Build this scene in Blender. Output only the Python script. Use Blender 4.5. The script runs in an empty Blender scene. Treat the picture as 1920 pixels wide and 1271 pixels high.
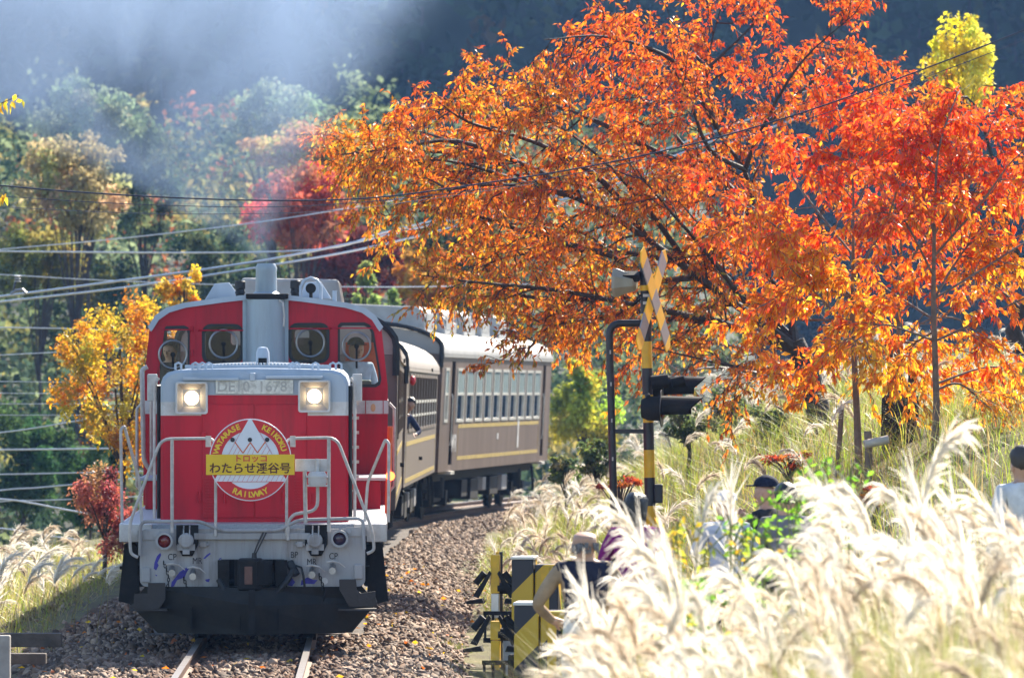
import bpy, bmesh, math, random
import numpy as np
from mathutils import Vector, Matrix, noise as mnoise
random.seed(7)
rng = np.random.default_rng(11)
R = math.radians
S = bpy.context.scene
C = S.collection

# ------------------------------------------------------------------ camera
F_PX = 11160.0                       # focal length in photograph pixels (1920 wide)
CAM_Z = 3.0                          # metres above the rail head at the engine
HOR = 650.0                          # photograph row of the horizon
cam_d = bpy.data.cameras.new('camera')
cam_d.sensor_width = 36.0
cam_d.lens = 36.0 * F_PX / 1920.0
cam_d.clip_start = 0.5
cam_d.clip_end = 3000
cam_d.dof.use_dof = True
cam_d.dof.focus_distance = 62.0
cam_d.dof.aperture_fstop = 5.2
cam = bpy.data.objects.new('camera', cam_d)
C.objects.link(cam)
cam.location = (0, 0, CAM_Z)
cam.rotation_euler = (R(90) + math.atan((HOR - 635.5) / F_PX), 0, 0)
S.camera = cam

# ------------------------------------------------------------------ sky and sun
SUN = Vector((0.56, 1.16, 1.0)).normalized()          # towards the sun: behind the train, to the right
w = bpy.data.worlds.new('World')
S.world = w
w.use_nodes = True
nt = w.node_tree
nt.nodes.clear()
wo = nt.nodes.new('ShaderNodeOutputWorld')
bg = nt.nodes.new('ShaderNodeBackground')
sk = nt.nodes.new('ShaderNodeTexSky')
sk.sky_type = 'NISHITA'
sk.sun_disc = False
sk.sun_elevation = math.asin(SUN.z)
sk.sun_rotation = math.atan2(SUN.x, SUN.y)
sk.air_density = 1.0
sk.dust_density = 0.6
sk.ozone_density = 1.5
bg.inputs['Strength'].default_value = 0.10
nt.links.new(sk.outputs[0], bg.inputs[0])
nt.links.new(bg.outputs[0], wo.inputs[0])
sd = bpy.data.lights.new('sun', 'SUN')
sd.energy = 5.0
sd.angle = R(0.53)
sd.color = (1.0, 0.905, 0.75)
so = bpy.data.objects.new('sun', sd)
C.objects.link(so)
so.rotation_euler = SUN.to_track_quat('Z', 'Y').to_euler()
so.location = (20, 60, 60)
S.view_settings.view_transform = 'Standard'
S.view_settings.look = 'None'
S.view_settings.gamma = 1
S.view_settings.exposure = 1.48
S.view_settings.use_curve_mapping = False
cy = S.cycles
cy.max_bounces = 8
cy.diffuse_bounces = 3
cy.glossy_bounces = 3
cy.transmission_bounces = 4
cy.transparent_max_bounces = 12
cy.volume_bounces = 0
cy.volume_step_rate = 2.0
cy.volume_max_steps = 128
cy.use_denoising = True
cy.sample_clamp_indirect = 8.0

# ------------------------------------------------------------------ helpers
def at(px, py, Y):
    """the point of the place seen at a photograph pixel, at distance Y"""
    return Vector(((px - 960.0) / F_PX * Y, Y, CAM_Z - (py - HOR) / F_PX * Y))

def tag(o, label=None, cat=None, group=None, kind=None):
    if label: o['label'] = label
    if cat: o['category'] = cat
    if group: o['group'] = group
    if kind: o['kind'] = kind
    return o

def thing(name, label, cat, loc=(0, 0, 0), rot=(0, 0, 0), group=None):
    o = bpy.data.objects.new(name, None)
    C.objects.link(o)
    o.empty_display_size = 0.2
    o.location = loc
    o.rotation_euler = rot
    return tag(o, label, cat, group)

def part_empty(name, parent, loc=(0, 0, 0), rot=(0, 0, 0)):
    o = bpy.data.objects.new(name, None)
    C.objects.link(o)
    o.parent = parent
    o.location = loc
    o.rotation_euler = rot
    return o

def link(name, me, parent=None, loc=None, rot=None, scale=None):
    o = bpy.data.objects.new(name, me)
    C.objects.link(o)
    if parent: o.parent = parent
    if loc is not None: o.location = loc
    if rot is not None: o.rotation_euler = rot
    if scale is not None: o.scale = scale
    return o

PL = {'xz': lambda a, b, d: (a, d, b), 'yz': lambda a, b, d: (d, a, b), 'xy': lambda a, b, d: (a, b, d)}

def rrect(x0, x1, z0, z1, r, n=4):
    pts = []
    for cx, cz, a0 in ((x1 - r, z1 - r, 0), (x0 + r, z1 - r, 90), (x0 + r, z0 + r, 180), (x1 - r, z0 + r, 270)):
        for k in range(n + 1):
            a = R(a0 + 90.0 * k / n)
            pts.append((cx + r * math.cos(a), cz + r * math.sin(a)))
    return pts

def circ(cx, cz, r, n=20, a0=0, a1=360):
    full = abs(a1 - a0) >= 360
    return [(cx + r * math.cos(R(a0 + (a1 - a0) * k / (n if full else n - 1))),
             cz + r * math.sin(R(a0 + (a1 - a0) * k / (n if full else n - 1)))) for k in range(n)]

class MB:
    def __init__(self):
        self.v = []; self.f = []; self.m = []
    def add(self, vs, fs, m=0):
        b = len(self.v)
        self.v += [tuple(p) for p in vs]
        for q in fs:
            self.f.append(tuple(i + b for i in q)); self.m.append(m)
        return self
    def box(self, x0, x1, y0, y1, z0, z1, m=0):
        return self.add([(x0, y0, z0), (x1, y0, z0), (x1, y1, z0), (x0, y1, z0), (x0, y0, z1), (x1, y0, z1), (x1, y1, z1), (x0, y1, z1)],
                        [(0, 3, 2, 1), (4, 5, 6, 7), (0, 1, 5, 4), (1, 2, 6, 5), (2, 3, 7, 6), (3, 0, 4, 7)], m)
    def tube(self, pts, r, n=8, m=0, caps=True):
        P = [Vector(p) for p in pts]
        k = len(P)
        rr = r if isinstance(r, (list, tuple)) else [r] * k
        t0 = (P[1] - P[0]).normalized()
        up = Vector((0, 0, 1)) if abs(t0.z) < .9 else Vector((1, 0, 0))
        u = t0.cross(up).normalized()
        vs = []
        for i in range(k):
            a = P[max(0, i - 1)]; b = P[min(k - 1, i + 1)]
            t = (b - a)
            t = t.normalized() if t.length > 1e-9 else t0
            u = (u - t * u.dot(t))
            u = u.normalized() if u.length > 1e-6 else t.orthogonal().normalized()
            wv = t.cross(u)
            for j in range(n):
                an = 2 * math.pi * j / n
                vs.append(P[i] + (u * math.cos(an) + wv * math.sin(an)) * rr[i])
        fs = []
        for i in range(k - 1):
            for j in range(n):
                j2 = (j + 1) % n
                fs.append((i * n + j, i * n + j2, (i + 1) * n + j2, (i + 1) * n + j))
        if caps:
            fs.append(tuple(range(n - 1, -1, -1)))
            fs.append(tuple((k - 1) * n + j for j in range(n)))
        return self.add(vs, fs, m)
    def cyl(self, p0, p1, r0, r1=None, n=14, m=0):
        return self.tube([p0, p1], [r0, r0 if r1 is None else r1], n, m)
    def lathe(self, prof, o=(0, 0, 0), axis='y', n=20, m=0):
        """prof: (radius, along) pairs"""
        vs = []; k = len(prof)
        for r, h in prof:
            for j in range(n):
                a = 2 * math.pi * j / n
                c, s = r * math.cos(a), r * math.sin(a)
                p = {'y': (c, h, s), 'z': (c, s, h), 'x': (h, c, s)}[axis]
                vs.append((p[0] + o[0], p[1] + o[1], p[2] + o[2]))
        fs = [(i * n + j, i * n + (j + 1) % n, (i + 1) * n + (j + 1) % n, (i + 1) * n + j) for i in range(k - 1) for j in range(n)]
        fs.append(tuple(range(n))); fs.append(tuple((k - 1) * n + j for j in range(n)))
        return self.add(vs, fs, m)
    def ell(self, c, rx, ry, rz, nu=14, nv=9, m=0):
        vs = [(c[0], c[1], c[2] + rz)]; fs = []
        for i in range(1, nv):
            th = math.pi * i / nv
            for j in range(nu):
                ph = 2 * math.pi * j / nu
                vs.append((c[0] + rx * math.sin(th) * math.cos(ph), c[1] + ry * math.sin(th) * math.sin(ph), c[2] + rz * math.cos(th)))
        vs.append((c[0], c[1], c[2] - rz))
        for j in range(nu):
            fs.append((0, 1 + j, 1 + (j + 1) % nu))
        for i in range(nv - 2):
            for j in range(nu):
                a = 1 + i * nu
                fs.append((a + j, a + nu + j, a + nu + (j + 1) % nu, a + (j + 1) % nu))
        e = 1 + (nv - 2) * nu
        for j in range(nu):
            fs.append((e + j, len(vs) - 1, e + (j + 1) % nu))
        return self.add(vs, fs, m)
    def extr(self, poly, plane, d0, d1, m=0):
        n = len(poly); g = PL[plane]
        vs = [g(a, b, d0) for a, b in poly] + [g(a, b, d1) for a, b in poly]
        fs = [tuple(range(n)), tuple(range(2 * n - 1, n - 1, -1))]
        fs += [(i, i + n, (i + 1) % n + n, (i + 1) % n) for i in range(n)]
        return self.add(vs, fs, m)
    def plate(self, outer, holes, plane, d0, d1, m=0):
        bm = bmesh.new()
        es = []; loops = []
        for lp in [outer] + list(holes):
            vv = [bm.verts.new((a, b, 0)) for a, b in lp]
            loops.append(len(vv))
            for i in range(len(vv)):
                es.append(bm.edges.new((vv[i], vv[(i + 1) % len(vv)])))
        bm.verts.index_update()
        bmesh.ops.triangle_fill(bm, use_beauty=True, use_dissolve=False, edges=es)
        bm.verts.index_update()
        v2 = [(v.co.x, v.co.y) for v in bm.verts]
        tri = [tuple(v.index for v in f.verts) for f in bm.faces]
        bm.free()
        n = len(v2); g = PL[plane]
        vs = [g(a, b, d0) for a, b in v2] + [g(a, b, d1) for a, b in v2]
        fs = tri + [tuple(i + n for i in reversed(t)) for t in tri]
        b = 0
        for L in loops:
            for i in range(L):
                i0 = b + i; i1 = b + (i + 1) % L
                fs.append((i0, i1, i1 + n, i0 + n))
            b += L
        return self.add(vs, fs, m)
    def mesh(self, name, mats, smooth=False):
        me = bpy.data.meshes.new(name)
        me.from_pydata(self.v, [], self.f)
        for x in (mats if isinstance(mats, (list, tuple)) else [mats]):
            me.materials.append(x)
        me.polygons.foreach_set('material_index', self.m)
        bm = bmesh.new(); bm.from_mesh(me)
        bmesh.ops.recalc_face_normals(bm, faces=bm.faces)
        bm.to_mesh(me); bm.free()
        if smooth:
            me.polygons.foreach_set('use_smooth', [True] * len(me.polygons))
            me.set_sharp_from_angle(angle=R(38))
        return me
    def build(self, name, mats, parent=None, smooth=False, bevel=0, loc=None, rot=None, seg=2):
        o = link(name, self.mesh(name, mats, smooth), parent, loc, rot)
        if bevel:
            b = o.modifiers.new('bevel', 'BEVEL')
            b.width = bevel; b.segments = seg; b.limit_method = 'ANGLE'; b.angle_limit = R(40)
        return o

def npmesh(name, V, F, mats, col=None, smooth=False, mi=None):
    """fast mesh from arrays; F is (m,3) or (m,4)"""
    V = np.asarray(V, np.float32); F = np.asarray(F, np.int32)
    me = bpy.data.meshes.new(name)
    k = F.shape[1]
    me.vertices.add(len(V)); me.vertices.foreach_set('co', V.ravel())
    me.loops.add(F.size); me.loops.foreach_set('vertex_index', F.ravel())
    me.polygons.add(len(F)); me.polygons.foreach_set('loop_start', np.arange(0, F.size, k, dtype=np.int32))
    if mi is not None: me.polygons.foreach_set('material_index', np.asarray(mi, np.int32))
    if smooth: me.polygons.foreach_set('use_smooth', np.ones(len(F), bool))
    me.update(calc_edges=True)
    for x in (mats if isinstance(mats, (list, tuple)) else [mats]): me.materials.append(x)
    if col is not None:
        a = me.color_attributes.new('Col', 'FLOAT_COLOR', 'POINT')
        c4 = np.ones((len(V), 4), np.float32); c4[:, :3] = col
        a.data.foreach_set('color', c4.ravel())
    return me

# ------------------------------------------------------------------ materials
def newmat(name):
    m = bpy.data.materials.new(name); m.use_nodes = True
    n = m.node_tree.nodes; n.clear()
    o = n.new('ShaderNodeOutputMaterial')
    return m, n, m.node_tree.links, o

def pbr(name, col, rough=.5, metal=0, var=.12, scale=6, bump=0, bscale=40, streak=False, spec=.5, dirt=None, damt=.35, dscale=3):
    m, n, L, o = newmat(name)
    b = n.new('ShaderNodeBsdfPrincipled')
    b.inputs['Roughness'].default_value = rough; b.inputs['Metallic'].default_value = metal
    b.inputs['Specular IOR Level'].default_value = spec
    L.new(b.outputs[0], o.inputs[0])
    tc = n.new('ShaderNodeTexCoord'); mp = n.new('ShaderNodeMapping')
    L.new(tc.outputs['Object'], mp.inputs[0])
    if streak: mp.inputs['Scale'].default_value = (1, 1, .12)
    ns = n.new('ShaderNodeTexNoise'); ns.inputs['Scale'].default_value = scale; ns.inputs['Detail'].default_value = 5
    L.new(mp.outputs[0], ns.inputs[0])
    r = n.new('ShaderNodeValToRGB')
    r.color_ramp.elements[0].position = .3; r.color_ramp.elements[1].position = .72
    r.color_ramp.elements[0].color = tuple(max(0, c * (1 - var)) for c in col) + (1,)
    r.color_ramp.elements[1].color = tuple(min(1, c * (1 + var)) for c in col) + (1,)
    L.new(ns.outputs[0], r.inputs[0])
    out = r.outputs[0]
    if dirt:
        n2 = n.new('ShaderNodeTexNoise'); n2.inputs['Scale'].default_value = dscale; n2.inputs['Detail'].default_value = 8; n2.inputs['Roughness'].default_value = .7
        L.new(mp.outputs[0], n2.inputs[0])
        r2 = n.new('ShaderNodeValToRGB'); r2.color_ramp.elements[0].position = .48; r2.color_ramp.elements[1].position = .75
        r2.color_ramp.elements[1].color = (damt * 2, damt * 2, damt * 2, 1)
        L.new(n2.outputs[0], r2.inputs[0])
        mx = n.new('ShaderNodeMix'); mx.data_type = 'RGBA'
        L.new(r2.outputs[0], mx.inputs[0]); L.new(out, mx.inputs[6]); mx.inputs[7].default_value = tuple(dirt) + (1,)
        out = mx.outputs[2]
    L.new(out, b.inputs['Base Color'])
    if bump:
        nb = n.new('ShaderNodeTexNoise'); nb.inputs['Scale'].default_value = bscale; nb.inputs['Detail'].default_value = 4
        L.new(tc.outputs['Object'], nb.inputs[0])
        bp = n.new('ShaderNodeBump'); bp.inputs['Strength'].default_value = bump; bp.inputs['Distance'].default_value = .02
        L.new(nb.outputs[0], bp.inputs['Height']); L.new(bp.outputs[0], b.inputs['Normal'])
    return m

def leafmat(name, trans=.5, gloss=.06, rough=.35):
    m, n, L, o = newmat(name)
    at_ = n.new('ShaderNodeAttribute'); at_.attribute_name = 'Col'
    d = n.new('ShaderNodeBsdfDiffuse'); t = n.new('ShaderNodeBsdfTranslucent'); g = n.new('ShaderNodeBsdfGlossy')
    g.inputs['Roughness'].default_value = rough
    L.new(at_.outputs[0], d.inputs[0]); L.new(at_.outputs[0], t.inputs[0])
    m1 = n.new('ShaderNodeMixShader'); m1.inputs[0].default_value = trans
    L.new(d.outputs[0], m1.inputs[1]); L.new(t.outputs[0], m1.inputs[2])
    m2 = n.new('ShaderNodeMixShader'); m2.inputs[0].default_value = gloss
    L.new(m1.outputs[0], m2.inputs[1]); L.new(g.outputs[0], m2.inputs[2])
    L.new(m2.outputs[0], o.inputs[0])
    return m

def glassmat(name, tint=(.9, .95, .95), refl=1.0, rough=.02):
    m, n, L, o = newmat(name)
    t = n.new('ShaderNodeBsdfTransparent'); t.inputs[0].default_value = tint + (1,)
    g = n.new('ShaderNodeBsdfGlossy'); g.inputs['Roughness'].default_value = rough
    fr = n.new('ShaderNodeFresnel'); fr.inputs[0].default_value = 1.5
    mu = n.new('ShaderNodeMath'); mu.operation = 'MULTIPLY'; mu.inputs[1].default_value = refl
    L.new(fr.outputs[0], mu.inputs[0])
    mx = n.new('ShaderNodeMixShader')
    L.new(mu.outputs[0], mx.inputs[0]); L.new(t.outputs[0], mx.inputs[1]); L.new(g.outputs[0], mx.inputs[2])
    L.new(mx.outputs[0], o.inputs[0])
    return m

def emit(name, col, st):
    m, n, L, o = newmat(name)
    e = n.new('ShaderNodeEmission'); e.inputs[0].default_value = col + (1,); e.inputs[1].default_value = st
    L.new(e.outputs[0], o.inputs[0])
    return m

M = {}
M['red'] = pbr('red_paint', (.47, .003, .022), .45, spec=.3, var=.16, scale=2.2, streak=True, dirt=(.15, .008, .014), damt=.45, dscale=4)
M['grey_paint'] = pbr('grey_paint', (.36, .42, .50), .42, var=.14, scale=4, streak=True)
M['white_paint'] = pbr('white_paint', (.56, .55, .55), .45, var=.08, scale=5, dirt=(.28, .23, .19), damt=.4)
M['rail_white'] = pbr('handrail_white', (.47, .44, .42), .5, var=.2, scale=15, dirt=(.33, .25, .2), damt=.35, dscale=8)
M['end_grey'] = pbr('end_plate_grey', (.33, .325, .335), .55, var=.16, scale=3, dirt=(.13, .10, .085), damt=.5, dscale=5, streak=True)
M['dark'] = pbr('underframe_black', (.010, .009, .010), .7, var=.3, spec=.25, scale=6, dirt=(.035, .027, .022), damt=.3, dscale=5)
M['brownblack'] = pbr('step_dark_brown', (.026, .020, .020), .6, var=.25, scale=6, bump=.2)
M['rubber'] = pbr('rubber_black', (.012, .012, .014), .6, var=.2)
M['steel'] = pbr('bare_steel', (.30, .30, .31), .35, .8, var=.2, scale=9)
M['duct'] = pbr('exhaust_duct_grey', (.30, .36, .41), .45, .1, var=.15, scale=5, streak=True, dirt=(.2, .19, .18), damt=.25, dscale=6)
M['yellow'] = pbr('sign_yellow', (.80, .52, .01), .5, var=.05)
M['signred'] = pbr('sign_red', (.62, .01, .02), .45, var=.05)
M['signwhite'] = pbr('sign_white', (.72, .74, .80), .45, var=.04)
M['black'] = pbr('black_print', (.015, .013, .02), .6, var=.1)
M['brownprint'] = pbr('brown_print', (.10, .02, .01), .6, var=.1)
M['orange'] = pbr('orange_print', (.62, .12, .03), .5, var=.05)
M['letteryellow'] = pbr('yellow_print', (.85, .58, .02), .5, var=.04)
M['plate'] = pbr('number_plate_weathered', (.60, .60, .57), .5, .2, var=.2, scale=14, dirt=(.12, .10, .08), damt=.4, dscale=13)
M['platetext'] = pbr('number_plate_digits', (.33, .33, .33), .4, .5, var=.2, scale=20)
M['glass'] = glassmat('cab_glass', (.86, .9, .9), .4)
M['blue'] = pbr('blue_paint_scuff', (.04, .03, .30), .6, var=.3, scale=20)
M['lens_red'] = pbr('marker_lens_red', (.20, .015, .012), .12, var=.3, scale=9)
M['lens_blue'] = pbr('marker_lens_dark', (.05, .025, .05), .1, var=.3, scale=9)
M['reflector'] = pbr('lamp_reflector', (.42, .36, .31), .5, .6, var=.05)
M['lamp'] = emit('lamp_lit', (1.0, .82, .52), 3.2)
M['redlamp'] = emit('red_lamp_lit', (1.0, .12, .03), 3.0)
M['coach'] = pbr('coach_brown', (.118, .074, .060), .45, var=.15, scale=3, streak=True, dirt=(.19, .15, .13), damt=.35, dscale=3)
M['coach_pale'] = pbr('coach_weathered_brown', (.15, .112, .092), .5, var=.2, scale=4, streak=True, dirt=(.10, .08, .065), damt=.4, dscale=4)
M['roof'] = pbr('coach_roof_white', (.30, .29, .28), .55, var=.08, scale=3)
M['roof_brown'] = pbr('coach_roof_brown', (.30, .26, .23), .55, var=.15, scale=3)
M['ac'] = pbr('roof_unit_white', (.36, .36, .36), .55, var=.14)
M['stripe'] = pbr('stripe_yellow', (.36, .25, .05), .65, var=.25, scale=7)
M['frame'] = pbr('window_frame_aluminium', (.62, .60, .56), .4, .4, var=.1)
M['pane_pale'] = pbr('pale_pane', (.42, .50, .48), .08, var=.1, scale=2)  # opaque glossy panes in one pale grey-green
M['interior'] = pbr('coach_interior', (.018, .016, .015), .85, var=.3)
M['rail'] = pbr('rail_rust', (.13, .07, .045), .7, .2, var=.3, scale=9, bump=.2)
M['railtop'] = pbr('rail_head_polished', (.62, .58, .55), .3, .9, var=.1)
M['sleeper'] = pbr('sleeper_wood', (.085, .065, .055), .85, var=.35, scale=8, bump=.5)
M['bark'] = pbr('cherry_bark', (.050, .036, .032), .75, var=.4, scale=14, bump=.6, bscale=30)
M['bark_pale'] = pbr('young_bark', (.17, .125, .10), .75, var=.35, scale=14, bump=.5, bscale=40)
M['twig'] = pbr('twig_grey', (.16, .12, .11), .6, var=.3, scale=10)
M['leaf'] = leafmat('leaf_autumn', .66, .045, .38)
M['farleaf'] = leafmat('leaf_far', .45, .0)
M['grass'] = leafmat('grass_blade', .5, .05, .4)
M['plume'] = leafmat('pampas_plume', .64, .0)
M['skin'] = pbr('skin', (.50, .29, .20), .5, var=.08)
M['concrete'] = pbr('concrete', (.34, .32, .30), .85, var=.2, scale=8, bump=.4)

# ------------------------------------------------------------------ the lie of the land
_ys = np.arange(-80, 460, .5)
_raw = np.interp(_ys, [-80, 0, 54, 60, 67.5, 74, 93.5, 113, 123, 133, 150, 180, 460],
                 [.6, -1.3, -2.50, -2.615, -2.80, -2.93, -3.13, -2.93, -1.85, -.62, 2.6, 11.0, 160])
_sm = np.convolve(np.pad(_raw, 6, mode='edge'), np.ones(13) / 13, 'valid')

def tcx(Y): return np.interp(Y, _ys, _sm)
def tz(Y): return -.0075 * np.clip(np.asarray(Y, float) - 70, 0, 120)
def sstep(x, a, b):
    t = np.clip((np.asarray(x, float) - a) / (b - a), 0, 1)
    return t * t * (3 - 2 * t)

def wob(X, Y, s=1.0):
    return (np.sin(X * 1.3 * s + 1.7 * np.sin(Y * .41 * s)) + np.sin(Y * .9 * s + 2.1 * np.sin(X * .6 * s))) * .5

def gh(X, Y):
    """ground height"""
    X = np.asarray(X, float); Y = np.asarray(Y, float)
    u = X - tcx(Y)
    z0 = tz(Y)
    bed = -.13 - .40 * sstep(np.abs(u), 1.55, 2.9)
    # right-hand bank
    k = .25 + .75 * sstep(Y, 47, 61)
    rise = (2.15 * sstep(u, 3.2, 8.0) + .07 * np.clip(u - 8, 0, 60)) * k + .35 * sstep(u, 2.4, 4.2)
    rise = rise + .55 * sstep(Y, 75, 120) * sstep(u, 5, 12)
    rise = rise + .18 * sstep(u, 2.3, 2.9)
    # left-hand bank, then the fall into the valley
    fall = .22 * sstep(-u, 2.6, 3.8) - 7.5 * sstep(-u, 7.5 - 4.0 * sstep(Y, 72, 96), 30)
    h = bed + np.where(u > 0, rise, fall)
    h = h + z0 * (1 - sstep(Y, 150, 200))
    h = h + 1.45 * (1 - sstep(Y, 2, 26)) * sstep(u, 1.8, 4)
    h = h - 7.0 * sstep(Y, 150, 205) * (1 - .6 * sstep(X, 10, 40))
    return h + .05 * wob(X, Y) * sstep(np.abs(u), 2.2, 4)

def grid(name, xs, ys, hf, mat):
    XX, YY = np.meshgrid(xs, ys)
    ZZ = hf(XX, YY)
    V = np.stack([XX, YY, ZZ], -1).reshape(-1, 3)
    nx = len(xs); ny = len(ys)
    I = (np.arange(ny - 1)[:, None] * nx + np.arange(nx - 1)[None, :]).ravel()
    F = np.stack([I, I + 1, I + nx + 1, I + nx], -1)
    return npmesh(name, V, F, mat, smooth=True)

def groundmat():
    m, n, L, o = newmat('soil_and_litter')
    b = n.new('ShaderNodeBsdfPrincipled'); b.inputs['Roughness'].default_value = .95
    tcn = n.new('ShaderNodeTexCoord')
    n1 = n.new('ShaderNodeTexNoise'); n1.inputs['Scale'].default_value = .8; n1.inputs['Detail'].default_value = 8
    L.new(tcn.outputs['Object'], n1.inputs[0])
    r = n.new('ShaderNodeValToRGB')
    e = r.color_ramp.elements
    e[0].position = .3; e[0].color = (.07, .05, .03, 1)
    e[1].position = .75; e[1].color = (.17, .15, .05, 1)
    x = e.new(.5); x.color = (.11, .10, .035, 1)
    L.new(n1.outputs[0], r.inputs[0]); L.new(r.outputs[0], b.inputs['Base Color'])
    n2 = n.new('ShaderNodeTexNoise'); n2.inputs['Scale'].default_value = 14; n2.inputs['Detail'].default_value = 6
    L.new(tcn.outputs['Object'], n2.inputs[0])
    bp = n.new('ShaderNodeBump'); bp.inputs['Strength'].default_value = .8; bp.inputs['Distance'].default_value = .08
    L.new(n2.outputs[0], bp.inputs['Height']); L.new(bp.outputs[0], b.inputs['Normal'])
    L.new(b.outputs[0], o.inputs[0])
    return m
M['ground'] = groundmat()

xs = np.unique(np.concatenate([np.arange(-400, -30, 20), np.arange(-30, 30, .7), np.arange(30, 401, 20)]))
ys = np.unique(np.concatenate([np.arange(-60, 20, 4), np.arange(20, 150, 1.0), np.arange(150, 230, 4), np.arange(230, 700, 30)]))
ground = link('ground', grid('ground', xs, ys, gh, M['ground']))
tag(ground, 'sloping earth under the grass and the railway', 'ground', kind='structure')

def hill_h(X, Y):
    u = Y - 420 - 4 * np.sin(X * .045 + .7) - .10 * np.abs(X)
    return -9 + 1.32 * np.clip(u, 0, 48) + .25 * np.clip(u - 48, 0, 300) + 1.6 * wob(X * .35, Y * .35)
M['hill'] = pbr('forest_floor', (.03, .04, .025), .95, var=.4, scale=.3)
hill = link('hillside', grid('hillside', np.arange(-260, 261, 5.0), np.arange(405, 560, 5.0), hill_h, M['hill']))
tag(hill, 'steep shaded hillside under the wood', 'hillside', kind='structure')

# ------------------------------------------------------------------ ballast: crushed stones, real geometry
def rocks(P, size, cols, name, mat):
    """P (n,3) centres, one deformed block of 12 triangles each"""
    n = len(P)
    base = np.array([(-1, -1, -1), (1, -1, -1), (1, 1, -1), (-1, 1, -1), (-1, -1, 1), (1, -1, 1), (1, 1, 1), (-1, 1, 1)], float) * .5
    tri = np.array([(0, 2, 1), (0, 3, 2), (4, 5, 6), (4, 6, 7), (0, 1, 5), (0, 5, 4), (1, 2, 6), (1, 6, 5), (2, 3, 7), (2, 7, 6), (3, 0, 4), (3, 4, 7)])
    B = base[None] * (1 + rng.uniform(-.55, .30, (n, 8, 3)))
    B = B * (size[:, None, None] * rng.uniform([.8, .6, .45], [1.35, 1.1, .9], (n, 1, 3)))
    q = rng.normal(size=(n, 4)); q /= np.linalg.norm(q, axis=1)[:, None]
    a, b, c, d = q.T
    Rm = np.stack([np.stack([1 - 2 * (c * c + d * d), 2 * (b * c - a * d), 2 * (b * d + a * c)], -1),
                   np.stack([2 * (b * c + a * d), 1 - 2 * (b * b + d * d), 2 * (c * d - a * b)], -1),
                   np.stack([2 * (b * d - a * c), 2 * (c * d + a * b), 1 - 2 * (b * b + c * c)], -1)], 1)
    V = np.einsum('nij,nkj->nki', Rm, B) + P[:, None, :]
    F = (tri[None] + (np.arange(n) * 8)[:, None, None]).reshape(-1, 3)
    return npmesh(name, V.reshape(-1, 3), F, mat, col=np.repeat(cols, 8, 0))

def attrmat(name, rough=.9, bump=.0):
    m, n, L, o = newmat(name)
    b = n.new('ShaderNodeBsdfPrincipled'); b.inputs['Roughness'].default_value = rough
    a = n.new('ShaderNodeAttribute'); a.attribute_name = 'Col'
    ns = n.new('ShaderNodeTexNoise'); ns.inputs['Scale'].default_value = 30; ns.inputs['Detail'].default_value = 4
    t = n.new('ShaderNodeTexCoord'); L.new(t.outputs['Object'], ns.inputs[0])
    mr = n.new('ShaderNodeMapRange'); mr.inputs[3].default_value = .6; mr.inputs[4].default_value = 1.4
    L.new(ns.outputs[0], mr.inputs[0])
    mx = n.new('ShaderNodeMix'); mx.data_type = 'RGBA'; mx.blend_type = 'MULTIPLY'; mx.inputs[0].default_value = 1
    L.new(a.outputs[0], mx.inputs[6]); L.new(mr.outputs[0], mx.inputs[7])
    L.new(mx.outputs[2], b.inputs['Base Color']); L.new(b.outputs[0], o.inputs[0])
    return m
M['stone'] = attrmat('ballast_stone', .85)

nA, nB, nD = 27000, 26000, 4000
n = nA + nB + nD
yy = np.concatenate([rng.uniform(50, 64, nA), 64 + 74 * rng.random(nB) ** 1.25, rng.uniform(64, 84, nD)])
uu = np.concatenate([rng.uniform(-3.2, 4.3, nA), rng.uniform(1.15, 3.3, nB), rng.uniform(-3.3, -1.2, nD)])
X = tcx(yy) + uu
pz = gh(X, yy) + rng.uniform(-.015, .03, n)
keep = ~((np.abs(np.abs(uu) - .57) < .075))
keep &= ~((np.abs(uu) > 3.0) & (rng.random(n) < .35))
pts = np.stack([X, yy, pz], -1)[keep]
pal = np.array([(.19, .15, .125), (.12, .092, .078), (.25, .20, .165), (.085, .06, .048), (.17, .112, .08), (.33, .275, .23)])
cols = pal[rng.integers(0, len(pal), len(pts))] * rng.uniform(.75, 1.2, (len(pts), 1))
rs_ = np.clip(1 - np.abs(np.abs(pts[:, 0] - tcx(pts[:, 1])) - .57) / .55, 0, 1)[:, None]
cols = cols * np.array([1.04, .9, .78]) * (1 - rs_ * np.array([.25, .42, .52]))
sz = rng.uniform(.028, .075, len(pts)) * np.where(rng.random(len(pts)) < .06, 1.5, 1)
bedV = []; bys = np.arange(30, 150, 1.0); bus = np.linspace(-3.1, 4.2, 26)
BU, BY = np.meshgrid(bus, bys); BX = tcx(BY) + BU
bed_me = npmesh('ballast_bed', np.stack([BX, BY, gh(BX, BY) + .012 * (1 - np.abs(BU - .5) / 3.8)], -1).reshape(-1, 3),
                np.stack([(lambda I: np.stack([I, I + 1, I + 27, I + 26], -1))((np.arange(len(bys) - 1)[:, None] * 26 + np.arange(25)[None]).ravel())], 0)[0],
                pbr('fine_gravel', (.10, .083, .073), .95, var=.6, scale=18, bump=1.0, bscale=16, dirt=(.17, .145, .13), damt=.4, dscale=22), smooth=True)
tag(link('ballast_bed', bed_me), 'gravel bed under the track', 'gravel bed', kind='structure')
ball = link('ballast', rocks(pts, sz, cols, 'ballast', M['stone']))
tag(ball, 'grey brown crushed stone ballast spread along the track', 'ballast', kind='stuff')
# scattered fallen leaves on the stones
n = 420
yy = rng.uniform(52, 90, n); X = tcx(yy) + rng.uniform(-2.5, 4.0, n)
P0 = np.stack([X, yy, gh(X, yy) + .05], -1)

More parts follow.
